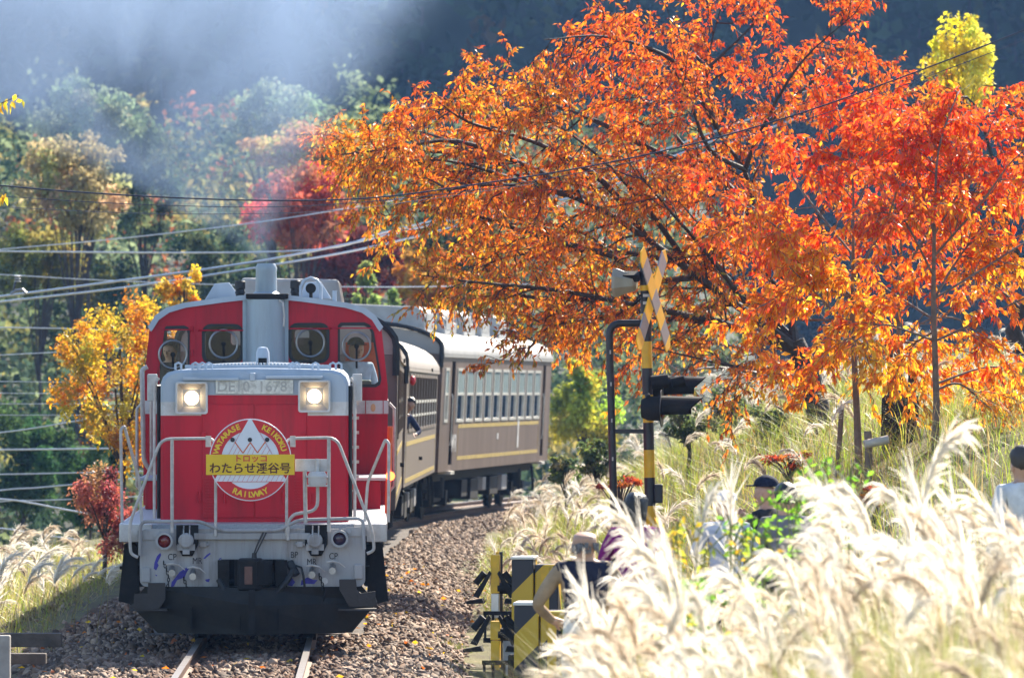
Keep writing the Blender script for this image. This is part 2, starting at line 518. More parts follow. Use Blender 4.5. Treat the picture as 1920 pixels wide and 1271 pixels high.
# ------------------------------------------------------------------ track
track = tag(part_empty('railway_track', None, (0, 0, 0)), 'single narrow-gauge railway track running under the train', 'railway track', kind='structure')
prof = [(-.055, -.12), (.055, -.12), (.055, -.108), (.012, -.095), (.012, -.035), (.032, -.025), (.032, 0), (-.032, 0), (-.032, -.025), (-.012, -.035), (-.012, -.095), (-.055, -.108)]
yr = np.concatenate([np.arange(30, 66, 1.0), np.arange(66, 176, 2.0)])
for s in (-1, 1):
    mb = MB(); V = []; k = len(prof)
    for y in yr:
        x = float(tcx(y)) + s * .565; z = float(tz(y))
        V += [(x + a, y, z + b) for a, b in prof]
    for i in range(len(yr) - 1):
        for j in range(k):
            j2 = (j + 1) % k
            mb.f.append((i * k + j, i * k + j2, (i + 1) * k + j2, (i + 1) * k + j)); mb.m.append(1 if j == 6 else 0)
    mb.v = V
    mb.build('rail', [M['rail'], M['railtop']], track)
smb = MB().box(-1.0, 1.0, -.1, .1, -.26, -.115).mesh('sleeper', M['sleeper'])
for i in range(34):
    y = 50.3 + i * .62
    link('sleeper', smb, track, (float(tcx(y)), y, float(tz(y)) + .004 * (i % 3)), (0, 0, rng.uniform(-.02, .02)))
# timber crossing deck and the lane that crosses in front
road = MB().box(-9, 6, 43.0, 53.4, -.6, -.03)
tag(road.build('crossing_road', pbr('asphalt', (.06, .058, .055), .9, var=.2, scale=5, bump=.4)), 'asphalt lane of the level crossing in front of the train', 'road', kind='structure')
kb = MB().box(-3.4, -1.5, 53.42, 53.62, -.4, .01)
tag(kb.build('crossing_edge_beam', pbr('edge_beam', (.55, .50, .28), .8, var=.2), bevel=.01), 'pale yellowish edge beam of the crossing between the rails', 'beam')

# ------------------------------------------------------------------ diesel locomotive
LX, LY, LROT = -2.615, 60.0, .024
loco = thing('diesel_locomotive', 'red diesel locomotive with grey and white hood, lit headlights and white handrails', 'locomotive', (LX, LY, 0), (0, 0, LROT))

def text(name, body, size, loc, mat, parent, rot=(R(90), 0, 0), depth=.0015, sx=1.0, bold=0.0, align='CENTER'):
    c = bpy.data.curves.new(name, 'FONT')
    c.body = body; c.size = size; c.extrude = depth; c.offset = bold
    c.align_x = align; c.align_y = 'CENTER'; c.resolution_u = 3
    o = bpy.data.objects.new(name, c); C.objects.link(o)
    me = bpy.data.meshes.new_from_object(o.evaluated_get(bpy.context.evaluated_depsgraph_get()))
    bpy.data.objects.remove(o); bpy.data.curves.remove(c)
    me.materials.clear(); me.materials.append(mat)
    return link(name, me, parent, loc, rot, (sx, 1, 1))

def E2(cx, cy):        # end-plate plane, from the enlarged photograph: local x, z
    px = 200 + cx / 3.178; py = 820 + cy / 3.178
    return ((px - 475) / 186.0, 3 - (py - 650) / 186.0)
def H2(cx, cy):        # hood front plane
    px = 220 + cx / 3.4286; py = 480 + cy / 3.4286
    return ((px - 475) / 183.0, 3 - (py - 650) / 183.0)
def K2(cx, cy):        # cab front plane
    px = 220 + cx / 3.4286; py = 480 + cy / 3.4286
    return ((px - 497) / 165.3, 3 - (py - 650) / 165.3)

# --- frame, deck, end plate
mb = MB().box(-1.15, 1.15, .06, 14.0, .80, 1.14)
mb.build('main_frame', M['dark'], loco)
deck = MB()
deck.box(-1.34, 1.34, .30, 14.0, 1.145, 1.205)
dk = deck.build('deck', pbr('deck_chequer', (.34, .37, .42), .5, .3, var=.15, scale=60, bump=.5, bscale=60), loco)
for s in (-1, 1):
    MB().box(s * 1.02 if s > 0 else -1.342, 1.342 if s > 0 else -1.02, .12, .29, 1.03, 1.21).build('deck_corner', M['white_paint'], loco, bevel=.008)
    MB().box(s * 1.345 - .012, s * 1.345 + .012, .30, 14.0, 1.03, 1.207).build('deck_edge', M['white_paint'], loco)
ep = MB()
zt, zb = 1.166, .585
ep.plate(rrect(-1.135, 1.135, zb, zt, .07), [rrect(-.32, .32, .50 + .087, .86, .0005, 1)], 'xz', 0, .05)
end = ep.build('end_plate', M['end_grey'], loco, bevel=.006)
MB().box(-.59, .58, -.05, .0, 1.06, 1.125).build('top_beam', M['end_grey'], end, bevel=.006)
for (cx, cy, s, sx) in ((395, 712, 'CP', .95), (545, 735, 'MR', .95), (1122, 700, 'BP', .95), (1226, 742, 'MR', .95), (1355, 708, 'CP', .95)):
    x, z = E2(cx, cy)
    text('lettering', s, .092, (x, -.004, z), M['black'], end, sx=.8)
# worn blue paint scuffs
def scuff(pts):
    MB().extr([E2(a, b) for a, b in pts], 'xz', -.003, -.001).build('paint_scuff', M['blue'], end)
scuff([(325, 685), (330, 700), (308, 745), (315, 760), (300, 790), (286, 780), (290, 745), (305, 705)])
scuff([(295, 815), (307, 818), (300, 826)])
scuff([(485, 770), (495, 780), (478, 810), (470, 832), (425, 848), (405, 885), (388, 890), (392, 860), (415, 832), (440, 800)])
scuff([(620, 685), (625, 692), (590, 722), (580, 720), (600, 698)])
scuff([(672, 722), (690, 714), (688, 722), (676, 727)])
scuff([(1165, 850), (1200, 832), (1235, 846), (1262, 848), (1240, 872), (1195, 870), (1160, 880)])
scuff([(1080, 845), (1110, 838), (1128, 860), (1110, 885), (1085, 880)])
scuff([(590, 845), (620, 840), (615, 860), (600, 858)])
# --- marker lamps
for cx, cy, lm in ((350, 615, 'lens_red'), (1392, 602, 'lens_blue')):
    x, z = E2(cx, cy)
    ml = MB().lathe([(.088, .0), (.088, -.10), (.066, -.10), (.066, -.02)], (x, 0, z), 'y', 24).build('marker_lamp', M['end_grey'], loco, smooth=True)
    MB().ell((x, -.025, z), .068, .03, .068, 18, 10).build('lens', M[lm], ml, smooth=True)
# --- jumper sockets
for cx0, cx1, dx in ((420, 552, 1), (1185, 1320, -1)):
    x0, z1 = E2(cx0, 520); x1, z0 = E2(cx1, 705)
    xc = (x0 + x1) / 2
    j = MB().extr([(x0, z1), (x1, z1), (x1, z0 + .12), (x1 - .06, z0), (x0 + .06, z0), (x0, z0 + .12)], 'xz', -.02, -.003).build('jumper_socket', M['dark'], loco)
    MB().lathe([(.078, -.0), (.078, -.07), (.06, -.085), (.0, -.085)], (xc - .012, -.02, (z0 + z1) / 2 + .0), 'y', 18).build('cover', M['end_grey'], j, smooth=True)
    MB().box(xc - .10, xc + .08, -.06, -.022, z0 + .055, z0 + .12).box(xc - .045, xc + .025, -.10, -.06, z0 + .02, z0 + .07).box(xc - .05, xc + .025, -.108, -.104, (z0 + z1) / 2 - .025, (z0 + z1) / 2 + .025).build('latch', M['end_grey'], j, bevel=.006)
    b = MB()
    for q in (-.035, .025): b.tube([(xc + q, -.03, z1 - .01), (xc + q, -.09, z1 - .05), (xc + q, -.10, z1 - .12)], .008, 6)
    b.build('bracket', M['steel'], j, smooth=True)
    xs_ = x1 + .05 if dx > 0 else x0 - .05
    MB().box(xs_ - .03, xs_ + .03, -.05, -.001, z0 + .09, z0 + .145).box(xs_ - .05, xs_ + .05, -.035, -.001, z0 + .105, z0 + .13).build('lock', M['end_grey'], j, bevel=.004)
# --- air cocks
for cx, cy, lean in ((396, 775, 1), (520, 795, 1), (1228, 785, 1), (1350, 762, 1)):
    x, z = E2(cx, cy)
    k = MB().cyl((x, 0, z), (x + .0, -.10, z - .045), .028, .03, 12).lathe([(.036, 0), (.036, -.03)], (x + .0, -.10, z - .05), 'y', 12).build('air_cock', M['steel'], loco, smooth=True)
    MB().tube([(x - .06, -.06, z + .035), (x, -.075, z + .045), (x + .07, -.07, z + .03), (x + .13, -.065, z - .02)], [.008, .011, .008, .005], 6).build('handle', M['rail_white'], k, smooth=True)
# chains
for cx, cy, ln in ((345, 755, .24), (465, 850, .30), (1270, 830, .28)):
    x, z = E2(cx, cy)
    c = MB(); nk = int(ln / .028)
    for i in range(nk):
        t = i / (nk - 1)
        xx = x + .05 * math.sin(t * 2.2); zz = z + .02 - ln * t
        yy_ = -.03 - .03 * math.sin(t * 3)
        c.tube([(xx + .012 * math.cos(a) * (1 if i % 2 else .2), yy_ + .012 * math.cos(a) * (.2 if i % 2 else 1), zz + .02 * math.sin(a)) for a in [2 * math.pi * q / 8 for q in range(9)]], .0045, 4)
    c.build('chain', M['dark'], loco)
# small fittings
for cx, cy in ((240, 817), (1505, 800)):
    x, z = E2(cx, cy)
    MB().box(x - .045, x + .045, -.03, -.001, z - .075, z + .075).build('tail_lamp_bracket', M['end_grey'], loco, bevel=.012)
x, z = E2(1303, 855)
MB().lathe([(.034, 0), (.034, -.012), (.0, -.012)], (x, -.001, z), 'y', 16).build('roundel', M['white_paint'], loco)
for cx, cy in ((255, 580), (1490, 560)):
    x, z = E2(cx, cy)
    b = MB().box(x - .11, x + .11, -.02, -.001, z - .045, z + .045)
    for q in (-.07, .07): b.lathe([(.022, 0), (.022, -.018), (0, -.018)], (x + q, -.02, z), 'y', 10)
    b.build('rail_bracket', M['end_grey'], loco)
# --- coupler
cp = MB().box(-.18, .20, -.10, .9, .60, .86)
coup = cp.build('coupler', M['dark'], loco, bevel=.01)
MB().extr([(-.145, -.34), (.06, -.34), (.11, -.28), (.11, -.02), (-.145, -.02)], 'xy', .555, .875).build('knuckle', M['dark'], coup, bevel=.03, seg=3)
MB().extr([(.04, -.36), (.12, -.30), (.20, -.16), (.17, -.05), (.09, -.16)], 'xy', .60, .86).build('jaw', M['dark'], coup, bevel=.02)
MB().box(-.075, .005, -.352, -.338, .62, .80).build('worn_face', pbr('coupler_rust', (.13, .06, .045), .6, var=.3, scale=20), coup, bevel=.01)
MB().cyl((.02, -.16, .87), (.02, -.16, .93), .03, .022, 10).tube([(.02, -.16, .93), (.055, -.10, 1.02), (.11, -.06, 1.135)], .009, 6).tube([(.035, -.16, .92), (.085, -.10, 1.02), (.14, -.06, 1.13)], .007, 6).build('uncoupling_lever', M['brownblack'], coup, smooth=True)
for cx0, cx1 in ((668, 735), (1013, 1080)):
    x0, z1 = E2(cx0, 728); x1, z0 = E2(cx1, 925)
    b = MB().box(x0, x1, -.12, -.001, z0, z1)
    for q in (.25, .45, .65):
        for xx in (x0 + .05, x1 - .05): b.lathe([(.02, 0), (.02, -.02), (0, -.02)], (xx, -.12, z0 + (z1 - z0) * q), 'y', 8)
    b.build('buffer_pad', M['dark'], loco)
x, z = E2(1112, 790)
h = MB().tube([(x, -.02, z + .02), (x - .0, -.13, z), (x - .05, -.16, z - .10), (x - .16, -.20, z - .22), (x - .34, -.24, z - .285), (x - .56, -.24, z - .27), (x - .68, -.20, z - .20), (x - .74, -.14, z - .09)], .03, 10)
h.build('brake_hose', M['rubber'], loco, smooth=True)
MB().tube([(x + .0, -.05, z + .06), (x + .09, -.09, z + .03), (x + .11, -.1, z - .05), (x + .125, -.1, z - .18)], .012, 6).cyl((x - .03, -.06, z + .08), (x + .04, -.12, z - .04), .045, .04, 10).build('hose_cock', M['rubber'], loco, smooth=True)
# --- snow plough
pl = MB()
top = [(-1.08, .10, .585), (0, -.32, .585), (1.10, .10, .585)]
wid = [(-1.25, .22, .40), (0, -.42, .41), (1.25, .22, .41)]
bot = [(-.96, .12, .115), (0, -.34, .115), (1.0, .12, .115)]
vs = top + wid + bot + [(p[0], p[1] + .06, p[2]) for p in top + wid + bot]
pl.add(vs, [(0, 1, 4, 3), (1, 2, 5, 4), (3, 4, 7, 6), (4, 5, 8, 7), (9, 12, 13, 10), (10, 13, 14, 11), (12, 15, 16, 13), (13, 16, 17, 14),
            (0, 3, 12, 9), (3, 6, 15, 12), (2, 11, 14, 5), (5, 14, 17, 8), (6, 7, 16, 15), (7, 8, 17, 16), (0, 9, 10, 1), (1, 10, 11, 2)])
plow = pl.build('snow_plough', pbr('plough_black', (.016, .0145, .014), .6, var=.3, spec=.25, scale=5, dirt=(.04, .034, .026), damt=.3, dscale=4, bump=.1), loco)
MB().box(-.03, .03, -.44, -.36, .12, .57).build('ridge_bar', M['dark'], plow)
for a in (-.62, -.12, .26):
    MB().box(a, a + .012, -.30 + abs(a) * .33 - .075, -.20 + abs(a) * .33, .16, .38).build('seam', M['dark'], plow)
# --- corner steps
for s, pts in ((-1, [(255, 862), (357, 862), (357, 960), (315, 1028), (200, 1025), (140, 1005), (170, 985), (172, 925), (250, 925)]),
               (1, [(1390, 842), (1490, 842), (1496, 905), (1520, 925), (1605, 912), (1605, 950), (1616, 975), (1614, 1003), (1450, 1005), (1392, 905)])):
    st = MB().extr([E2(a, b) for a, b in pts], 'xz', -.115, -.09)
    st.build('corner_step', M['brownblack'], loco, bevel=.004)
    x0, z0 = E2(pts[5][0] if s < 0 else 1500, 1000)
    MB().box(-1.24 if s < 0 else .86, -.86 if s < 0 else 1.25, -.115, .12, .345, .365).build('step_tread', M['brownblack'], loco)
# side steps hanging by the deck corners
for s in (-1, 1):
    b = MB()
    for zz in (.42, .74): b.box(min(s * 1.05, s * 1.36), max(s * 1.05, s * 1.36), .50, .78, zz, zz + .03)
    b.extr([(s * 1.20, 1.03), (s * 1.31, 1.0), (s * 1.37, .42), (s * 1.14, .36)], 'xz', .48, .50)
    b.build('side_step', M['dark'], loco)
# --- hood (long, front) ; bands of paint are separate faces
HW = .962; HT = 2.76; HB = 1.205
def hood(name, y0, y1, front_cut):
    prof = [(-HW, HB), (-HW, 2.295), (-HW, 2.435), (-HW, HT - .14), (-HW + .025, HT - .07), (-HW + .075, HT - .022), (-HW + .16, HT)]
    prof += [(-.4, HT + .012), (0, HT + .016)]
    prof = prof + [(-a, b) for a, b in reversed(prof[:-1])]
    k = len(prof)
    mb = MB()
    mb.v = [(a, y0 + .03, b) for a, b in prof] + [(a, y1, b) for a, b in prof]
    for i in range(k - 1):
        zc = (prof[i][1] + prof[i + 1][1]) / 2
        mb.f.append((i, i + 1, i + 1 + k, i + k)); mb.m.append(0 if zc < 2.29 else 1 if zc < 2.44 else 2)
    # rounded front edge ring then front face
    ins = [(a * .972, min(b, HT) - (.028 if b > 2.5 else 0)) for a, b in prof]
    o = len(mb.v)
    mb.v += [(a, y0, b) for a, b in ins]
    for i in range(k - 1):
        zc = (prof[i][1] + prof[i + 1][1]) / 2
        mb.f.append((i, i + 1, o + i + 1, o + i)); mb.m.append(0 if zc < 2.29 else 1 if zc < 2.44 else 2)
    xi = .545
    def face(idx, m): mb.f.append(tuple(idx)); mb.m.append(m)
    q = len(mb.v)
    zr = 2.505                                   # the red field climbs to the number plate between the lamps
    mb.v += [(-xi, y0, HB), (-xi, y0, 2.295), (-xi - .0, y0, 2.435), (-xi + .02, y0, zr), (xi - .02, y0, zr), (xi, y0, 2.435), (xi, y0, 2.295), (xi, y0, HB)]
    L0, L1, L2 = o + 0, o + 1, o + 2
    R0, R1, R2 = o + k - 1, o + k - 2, o + k - 3
    face((L0, q, q + 1, L1), 0); face((L1, q + 1, q + 2, L2), 1)
    face((R0, R1, q + 6, q + 7), 0); face((R1, R2, q + 5, q + 6), 1)
    face((q, q + 7, q + 6, q + 5, q + 4, q + 3, q + 2, q + 1), 0)
    face([L2, q + 2, q + 3, q + 4, q + 5, R2] + [o + i for i in range(k - 4, 2, -1)], 2)
    face([k + i for i in range(k)], 0)
    return mb.build(name, [M['red'], M['white_paint'], M['grey_paint']], loco, smooth=True)
hd = hood('hood', 1.0, 7.48, True)
# centre doors, seams, louvres and hinges on the hood front
for x0, x1 in ((-.535, -.006), (.006, .535)):
    d = MB().box(x0, x1, .985, .999, 1.25, 2.41).build('hood_door', M['red'], loco, bevel=.004)
for cx, zc in ((-.46, 1.60), (.46, 1.60)):
    b = MB()
    for i in range(13): b.box(cx - .055, cx + .055, .972, .986, 1.62 + .03 * (i - 6) - .006 - .15, 1.62 + .03 * (i - 6) + .006 - .15)
    b.build('louvre', M['red'], loco)
for x in (-.565, -.30, .30, .565):
    MB().box(x - .018, x + .018, .955, .985, 1.42, 1.50).cyl((x, .955, 1.40), (x, .955, 1.52), .010, n=8).build('hinge', M['red'], loco)
for x in (-.52, .50):
    MB().box(x - .025, x + .025, .95, .985, 2.04, 2.13).build('door_catch', M['red'], loco, bevel=.004)
# headlights
for cx, cy in ((471, 912), (1259, 901)):
    x, z = H2(cx, cy)
    hl = part_empty('headlight', loco, (x, .985, z))
    MB().plate(rrect(-.166, .166, -.166, .166, .03), [rrect(-.145, .145, -.145, .145, .02)], 'xz', -.05, .0).build('surround', M['white_paint'], hl, bevel=.005)
    # stepped square reflector
    v = [(-.145, -.045, -.145), (.145, -.045, -.145), (.145, -.045, .145), (-.145, -.045, .145), (-.088, .0, -.088), (.088, .0, -.088), (.088, .0, .088), (-.088, .0, .088)]
    rf = MB().add(v, [(0, 1, 5, 4), (1, 2, 6, 5), (2, 3, 7, 6), (3, 0, 4, 7), (4, 5, 6, 7)]); rf.build('reflector', M['reflector'], hl)
    MB().lathe([(.072, -.002), (.072, -.012), (.062, -.02), (0, -.032)], (0, 0, 0), 'y', 28).build('lens', M['lamp'], hl, smooth=True)
# number plate
x, z = H2(861, 840)
npl = MB().box(-.397, .397, .965, .984, z - .073, z + .073).build('number_plate', M['plate'], loco, bevel=.003)
text('lettering', 'DE10', .148, (-.215, .963, z - .002), M['platetext'], npl, depth=.006, sx=1.02, bold=.002)
text('lettering', '1678', .148, (.185, .963, z - .002), M['platetext'], npl, depth=.006, sx=1.02, bold=.002)
for cx0, cx1, cy in ((415, 775, 790), (945, 1312, 780)):
    x0, z0 = H2(cx0, cy); x1, _ = H2(cx1, cy)
    MB().box(x0, x1, .93, .99, z0 - .015, z0 + .015).build('rain_strip', M['grey_paint'], loco, bevel=.006)
x, z = H2(862, 775)
MB().box(x - .03, x + .03, .95, .99, z - .045, z + .04).build('lamp_hook', M['grey_paint'], loco, bevel=.012)
# top of hood: radiator grating, bolts, dome lamp, lifting eyes
g = MB()
for i in range(40):
    x = -.72 + i * 1.46 / 39
    hgt = .04 * (1 - (x / .8) ** 2)
    g.box(x - .010, x + .010, 2.6, 5.6, HT + .012, HT + .03 + hgt)
g.box(-.76, .76, 2.56, 2.60, HT + .012, HT + .05)
g.build('radiator_grating', M['grey_paint'], loco)
for x, y in ((-.55, 1.6), (-.62, 1.5), (.62, 1.5), (-.48, 1.5), (.86, 1.6), (.80, 1.7), (-.80, 1.6), (.38, 1.7), (.42, 1.9)):
    MB().tube([(x - .03, y, HT - .0), (x - .03, y, HT + .06), (x, y, HT + .075), (x + .03, y, HT + .06), (x + .03, y, HT)], .014, 6).build('lifting_eye', M['grey_paint'], loco, smooth=True)
MB().lathe([(.10, 2.76), (.10, 2.80), (.075, 2.81), (.07, 2.94), (.05, 2.99), (0, 3.0)], (.045, 3.2, 0), 'z', 16).build('roof_lamp', M['grey_paint'], loco, smooth=True)
MB().box(.0, .09, 3.11, 3.14, 2.80, 2.88).build('lamp_face', M['dark'], loco)
# side doors of the hood (right flank) and grab rails
for s in (-1, 1):
    for i in range(8):
        y = 1.15 + i * .78
        MB().box(s * HW - .012, s * HW + .012, y, y + .74, 1.32, 2.25).build('side_door', M['red'], loco, bevel=.004)
        b = MB()
        for zz in (1.45, 2.1): b.box(min(s * HW, s * (HW + .05)), max(s * HW, s * (HW + .05)), y + .02, y + .06, zz, zz + .06)
        b.build('door_hinge', M['red'], loco)
    MB().tube([(s * (HW + .0), 1.25, 2.56), (s * (HW + .10), 1.25, 2.58), (s * (HW + .10), 1.4, 2.58), (s * (HW + .10), 7.2, 2.58), (s * (HW + .0), 7.3, 2.56)], .016, 8).build('hood_rail', M['rail_white'], loco, smooth=True)
    MB().tube([(s * (HW + .065), 1.06, 1.24), (s * (HW + .065), 1.06, 2.62), (s * (HW + .02), 1.06, 2.68)], .016, 8).build('grab_iron', M['rail_white'], loco, smooth=True)
    MB().cyl((s * (HW + .02), 1.1, 1.24), (s * (HW + .02), 1.1, 2.60), .022, n=8).build('drain_pipe', M['rubber'], loco, smooth=True)
    MB().box(min(s * (HW + .04), s * (HW + .14)), max(s * (HW + .04), s * (HW + .14)), 1.12, 1.22, 2.44, 2.72).build('sand_box', M['white_paint'], loco, bevel=.01)
# red cabinets on the deck beside the hood
for s in (-1, 1):
    MB().box(min(s * .985, s * 1.30), max(s * .985, s * 1.30), 5.8, 7.44, 1.207, 1.52).build('deck_cabinet', M['red'], loco, bevel=.006)
    MB().box(min(s * .985, s * 1.36), max(s * .985, s * 1.36), 5.76, 7.46, 1.522, 1.555).build('cabinet_step', M['white_paint'] if s > 0 else M['grey_paint'], loco, bevel=.004)
# --- cab
CY0, CY1 = 7.5, 10.1
half = [(0, 3.587), (.22, 3.575), (.436, 3.552), (.70, 3.517), (.93, 3.485), (1.123, 3.43), (1.246, 3.345), (1.31, 3.245)]
outer = half + [(1.385, 2.55), (1.385, 1.207)]
outer = outer + [(-a, b) for a, b in reversed(outer[1:])]
def K(cx, cy): return K2(cx, cy)
w2 = rrect(K(552, 0)[0], K(797, 0)[0], K(0, 683)[1], K(0, 447)[1], .09)
w3 = rrect(K(1108, 0)[0], K(1350, 0)[0], K(0, 678)[1], K(0, 440)[1], .09)
w4 = [K(a, b) for a, b in ((1440, 438), (1585, 438), (1618, 455), (1640, 500), (1686, 780), (1680, 815), (1655, 832), (1440, 832), (1422, 815), (1422, 455))]
w1 = [(-a, b) for a, b in w4]
w1 = [K(a, b) for a, b in ((318, 462), (425, 458), (448, 470), (456, 492), (456, 860), (250, 860), (262, 750), (300, 480))]
cabf = MB().plate(outer, [w1, w2, w3, w4], 'xz', CY0, CY0 + .05)
cab = cabf.build('cab_front', M['red'], loco)
rear = MB().plate([(a, b) for a, b in outer], [rrect(-1.2, -.75, 2.5, 3.25, .08), rrect(-.45, -.28, 3.02, 3.2, .04), rrect(.3, .47, 3.02, 3.2, .04), rrect(.75, 1.2, 2.5, 3.25, .08)], 'xz', CY1 - .05, CY1)
rear.build('cab_rear', M['red'], loco)
MB().plate([(-1.3, 1.96), (1.3, 1.96), (1.26, 3.3), (.9, 3.44), (-.9, 3.44), (-1.26, 3.3)], [rrect(-1.2, -.75, 2.5, 3.25, .08), rrect(-.45, -.28, 3.02, 3.2, .04), rrect(.3, .47, 3.02, 3.2, .04), rrect(.75, 1.2, 2.5, 3.25, .08)], 'xz', CY1 - .08, CY1 - .06).build('rear_lining', M['interior'], loco)
for s in (-1, 1):
    sh = lambda z: s * (1.385 if z < 2.55 else 1.385 - (z - 2.55) / .695 * .075)
    # side wall with two windows, leaning in above the waist
    hw = [[(CY0 + .35, 2.45), (CY0 + 1.15, 2.45), (CY0 + 1.15, 3.1), (CY0 + .35, 3.1)], [(CY0 + 1.4, 2.45), (CY0 + 2.2, 2.45), (CY0 + 2.2, 3.1), (CY0 + 1.4, 3.1)]]
    b = MB().plate([(CY0 + .052, 1.207), (CY1 - .052, 1.207), (CY1 - .052, 3.245), (CY0 + .052, 3.245)], hw, 'yz', 0, .04)
    b.v = [(sh(p[2]) - s * p[0], p[1], p[2]) for p in b.v]
    sw = b.build('cab_side', M['red'], loco)
    MB().tube([(s * 1.40, CY0 + .12, 1.35), (s * 1.46, CY0 + .12, 1.42), (s * 1.46, CY0 + .12, 2.30), (s * 1.40, CY0 + .12, 2.36)], .018, 8).build('grab_iron', M['rail_white'], loco, smooth=True)
    MB().box(min(s * 1.386, s * 1.394), max(s * 1.386, s * 1.394), CY0 + .05, CY1 - .05, 2.24, 2.39).build('white_band', M['white_paint'], loco)
# roof shell
rp = half + [(1.335, 3.215)]
rp = [(-a, b) for a, b in reversed(rp[1:])] + rp
rin = [(a * .97, b - .045) for a, b in rp]
rm = MB(); k = len(rp)
yo = [CY0 - .07, CY1 + .07]
rm.v = [(a, yo[0], b + .012) for a, b in rp] + [(a, yo[1], b + .012) for a, b in rp] + [(a, yo[0], b + .001) for a, b in rin] + [(a, yo[1], b + .001) for a, b in rin]
for i in range(k - 1):
    rm.f += [(i, i + 1, k + i + 1, k + i), (2 * k + i, 3 * k + i, 3 * k + i + 1, 2 * k + i + 1), (i, 2 * k + i, 2 * k + i + 1, i + 1), (k + i, k + i + 1, 3 * k + i + 1, 3 * k + i)]
rm.f += [(0, k, 3 * k, 2 * k), (k - 1, 3 * k - 1, 4 * k - 1, 2 * k - 1)]
rm.m = [0] * len(rm.f)
roof = rm.build('cab_roof', M['grey_paint'], loco, smooth=True)
# white waist band on the cab front
for x0, x1 in ((-1.387, -.97), (.97, 1.387)):
    MB().box(x0, x1, CY0 - .003, CY0 - .001, 2.24, 2.39).build('white_band', M['white_paint'], loco)
x0, z1 = K(1590, 870); x1, z0 = K(1708, 1052)
ac = MB().plate(rrect(x0, x1, z0, z1, .02), [rrect(x0 + .008, x1 - .008, z0 + .008, z1 - .008, .016)], 'xz', CY0 - .014, CY0 - .002).build('access_panel', M['red'], loco)
MB().ell((x0 + .09, CY0 - .006, 2.31), .028, .004, .045).build('panel_stain', pbr('stain', (.6, .36, .18), .6), ac)
# left-hand front door with frame
dpts = [K(a, b) for a, b in ((262, 870), (262, 700), (296, 455), (330, 405), (370, 392), (498, 392), (500, 870))]
din = [K(a, b) for a, b in ((268, 864), (270, 705), (303, 460), (336, 413), (372, 400), (490, 400), (491, 864))]
dr = MB().plate(dpts, [din], 'xz', CY0 - .018, CY0 - .002).build('cab_door', M['red'], loco)
for zz in (470, 620):
    x, z = K(480, zz); MB().cyl((x, CY0 - .02, z - .03), (x, CY0 - .02, z + .03), .014, n=8).build('hinge', M['red'], dr)
# windows: rubber frame, pane, spinning clear-view disc
def shrink(lp, d):
    cx = sum(p[0] for p in lp) / len(lp); cz = sum(p[1] for p in lp) / len(lp)
    out = []
    for a, b in lp:
        L_ = math.hypot(a - cx, b - cz); out.append((cx + (a - cx) * (1 + d / L_), cz + (b - cz) * (1 + d / L_)))
    return out
for lp, c in ((w1, (355, 633)), (w2, (680, 565)), (w3, (1238, 557)), (w4, (1535, 580))):
    wn = part_empty('cab_window', loco, (0, 0, 0))
    MB().plate(shrink(lp, .022), [shrink(lp, -.018)], 'xz', CY0 - .014, CY0 + .052).build('frame', M['rubber'], wn)
    MB().extr(shrink(lp, -.002), 'xz', CY0 + .022, CY0 + .028).build('pane', M['glass'], wn)
    x, z = K(*c)
    ring = [(x + .158 * math.cos(a), CY0 - .02, z + .158 * math.sin(a)) for a in [2 * math.pi * q / 28 for q in range(29)]]
    MB().tube(ring, .013, 8, caps=False).build('clear_view_ring', M['steel'], wn, smooth=True)
    MB().lathe([(.028, 0), (.028, -.05), (.0, -.055)], (x, CY0 + .01, z), 'y', 12).box(x - .012, x + .012, CY0 - .015, CY0 + .0, z - .25, z).build('motor_hub', M['dark'], wn)
for a, b, y_ in ((290, 478, 474), (518, 815, 478), (1095, 1370, 467), (1370, 1672, 464)):
    x0, z = K(a, y_); x1, _ = K(b, y_)
    MB().tube([(x0, CY0 - .0, z), (x0 + .01, CY0 - .045, z), (x1 - .01, CY0 - .045, z), (x1, CY0, z)], .008, 6).build('wiper_rail', M['red'], loco, smooth=True)
# exhaust duct and roof equipment
x0, z0 = K(803, 690); x1, z1 = K(1097, 268)
MB().box(x0, x1, CY0 - .05, CY0 - .002, HT - .1, z1 - .01).build('duct_flange', M['duct'], loco, bevel=.004)
d = MB(); pr = [(x0 + .04, CY0 - .052), (x0 + .06, CY0 - .12), (x0 + .13, CY0 - .185), (0, CY0 - .21), (x1 - .13, CY0 - .185), (x1 - .06, CY0 - .12), (x1 - .04, CY0 - .052)]
d.extr(pr, 'xy', HT - .05, z1 - .02).build('exhaust_duct', M['duct'], loco, smooth=True)
b = MB()
for xx in (x0 + .015, x1 - .015):
    for q in range(6): b.lathe([(.011, 0), (.011, -.012), (0, -.014)], (xx, CY0 - .05, 2.85 + q * .13), 'y', 8)
b.build('rivet', M['duct'], loco)
MB().tube([(x1 - .10, CY0 - .20, z1 - .03), (x1 - .06, CY0 - .22, z1 - .06), (x1 - .045, CY0 - .2, z1 - .20), (x1 - .05, CY0 - .19, z1 - .33)], .012, 6).build('drip_pipe', M['rail_white'], loco, smooth=True)
MB().box(-.22, .26, CY0 - .20, CY0 + .3, z1 - .015, 3.60).build('duct_cap', M['dark'], loco, bevel=.01)
ch = MB().lathe([(.16, 3.55), (.16, 3.60), (.125, 3.63), (.118, 3.86), (.125, 3.90), (.10, 3.95), (.09, 3.95), (.07, 3.80)], (.0, CY0 + .45, 0), 'z', 20)
ch.build('chimney', M['duct'], roof, smooth=True)
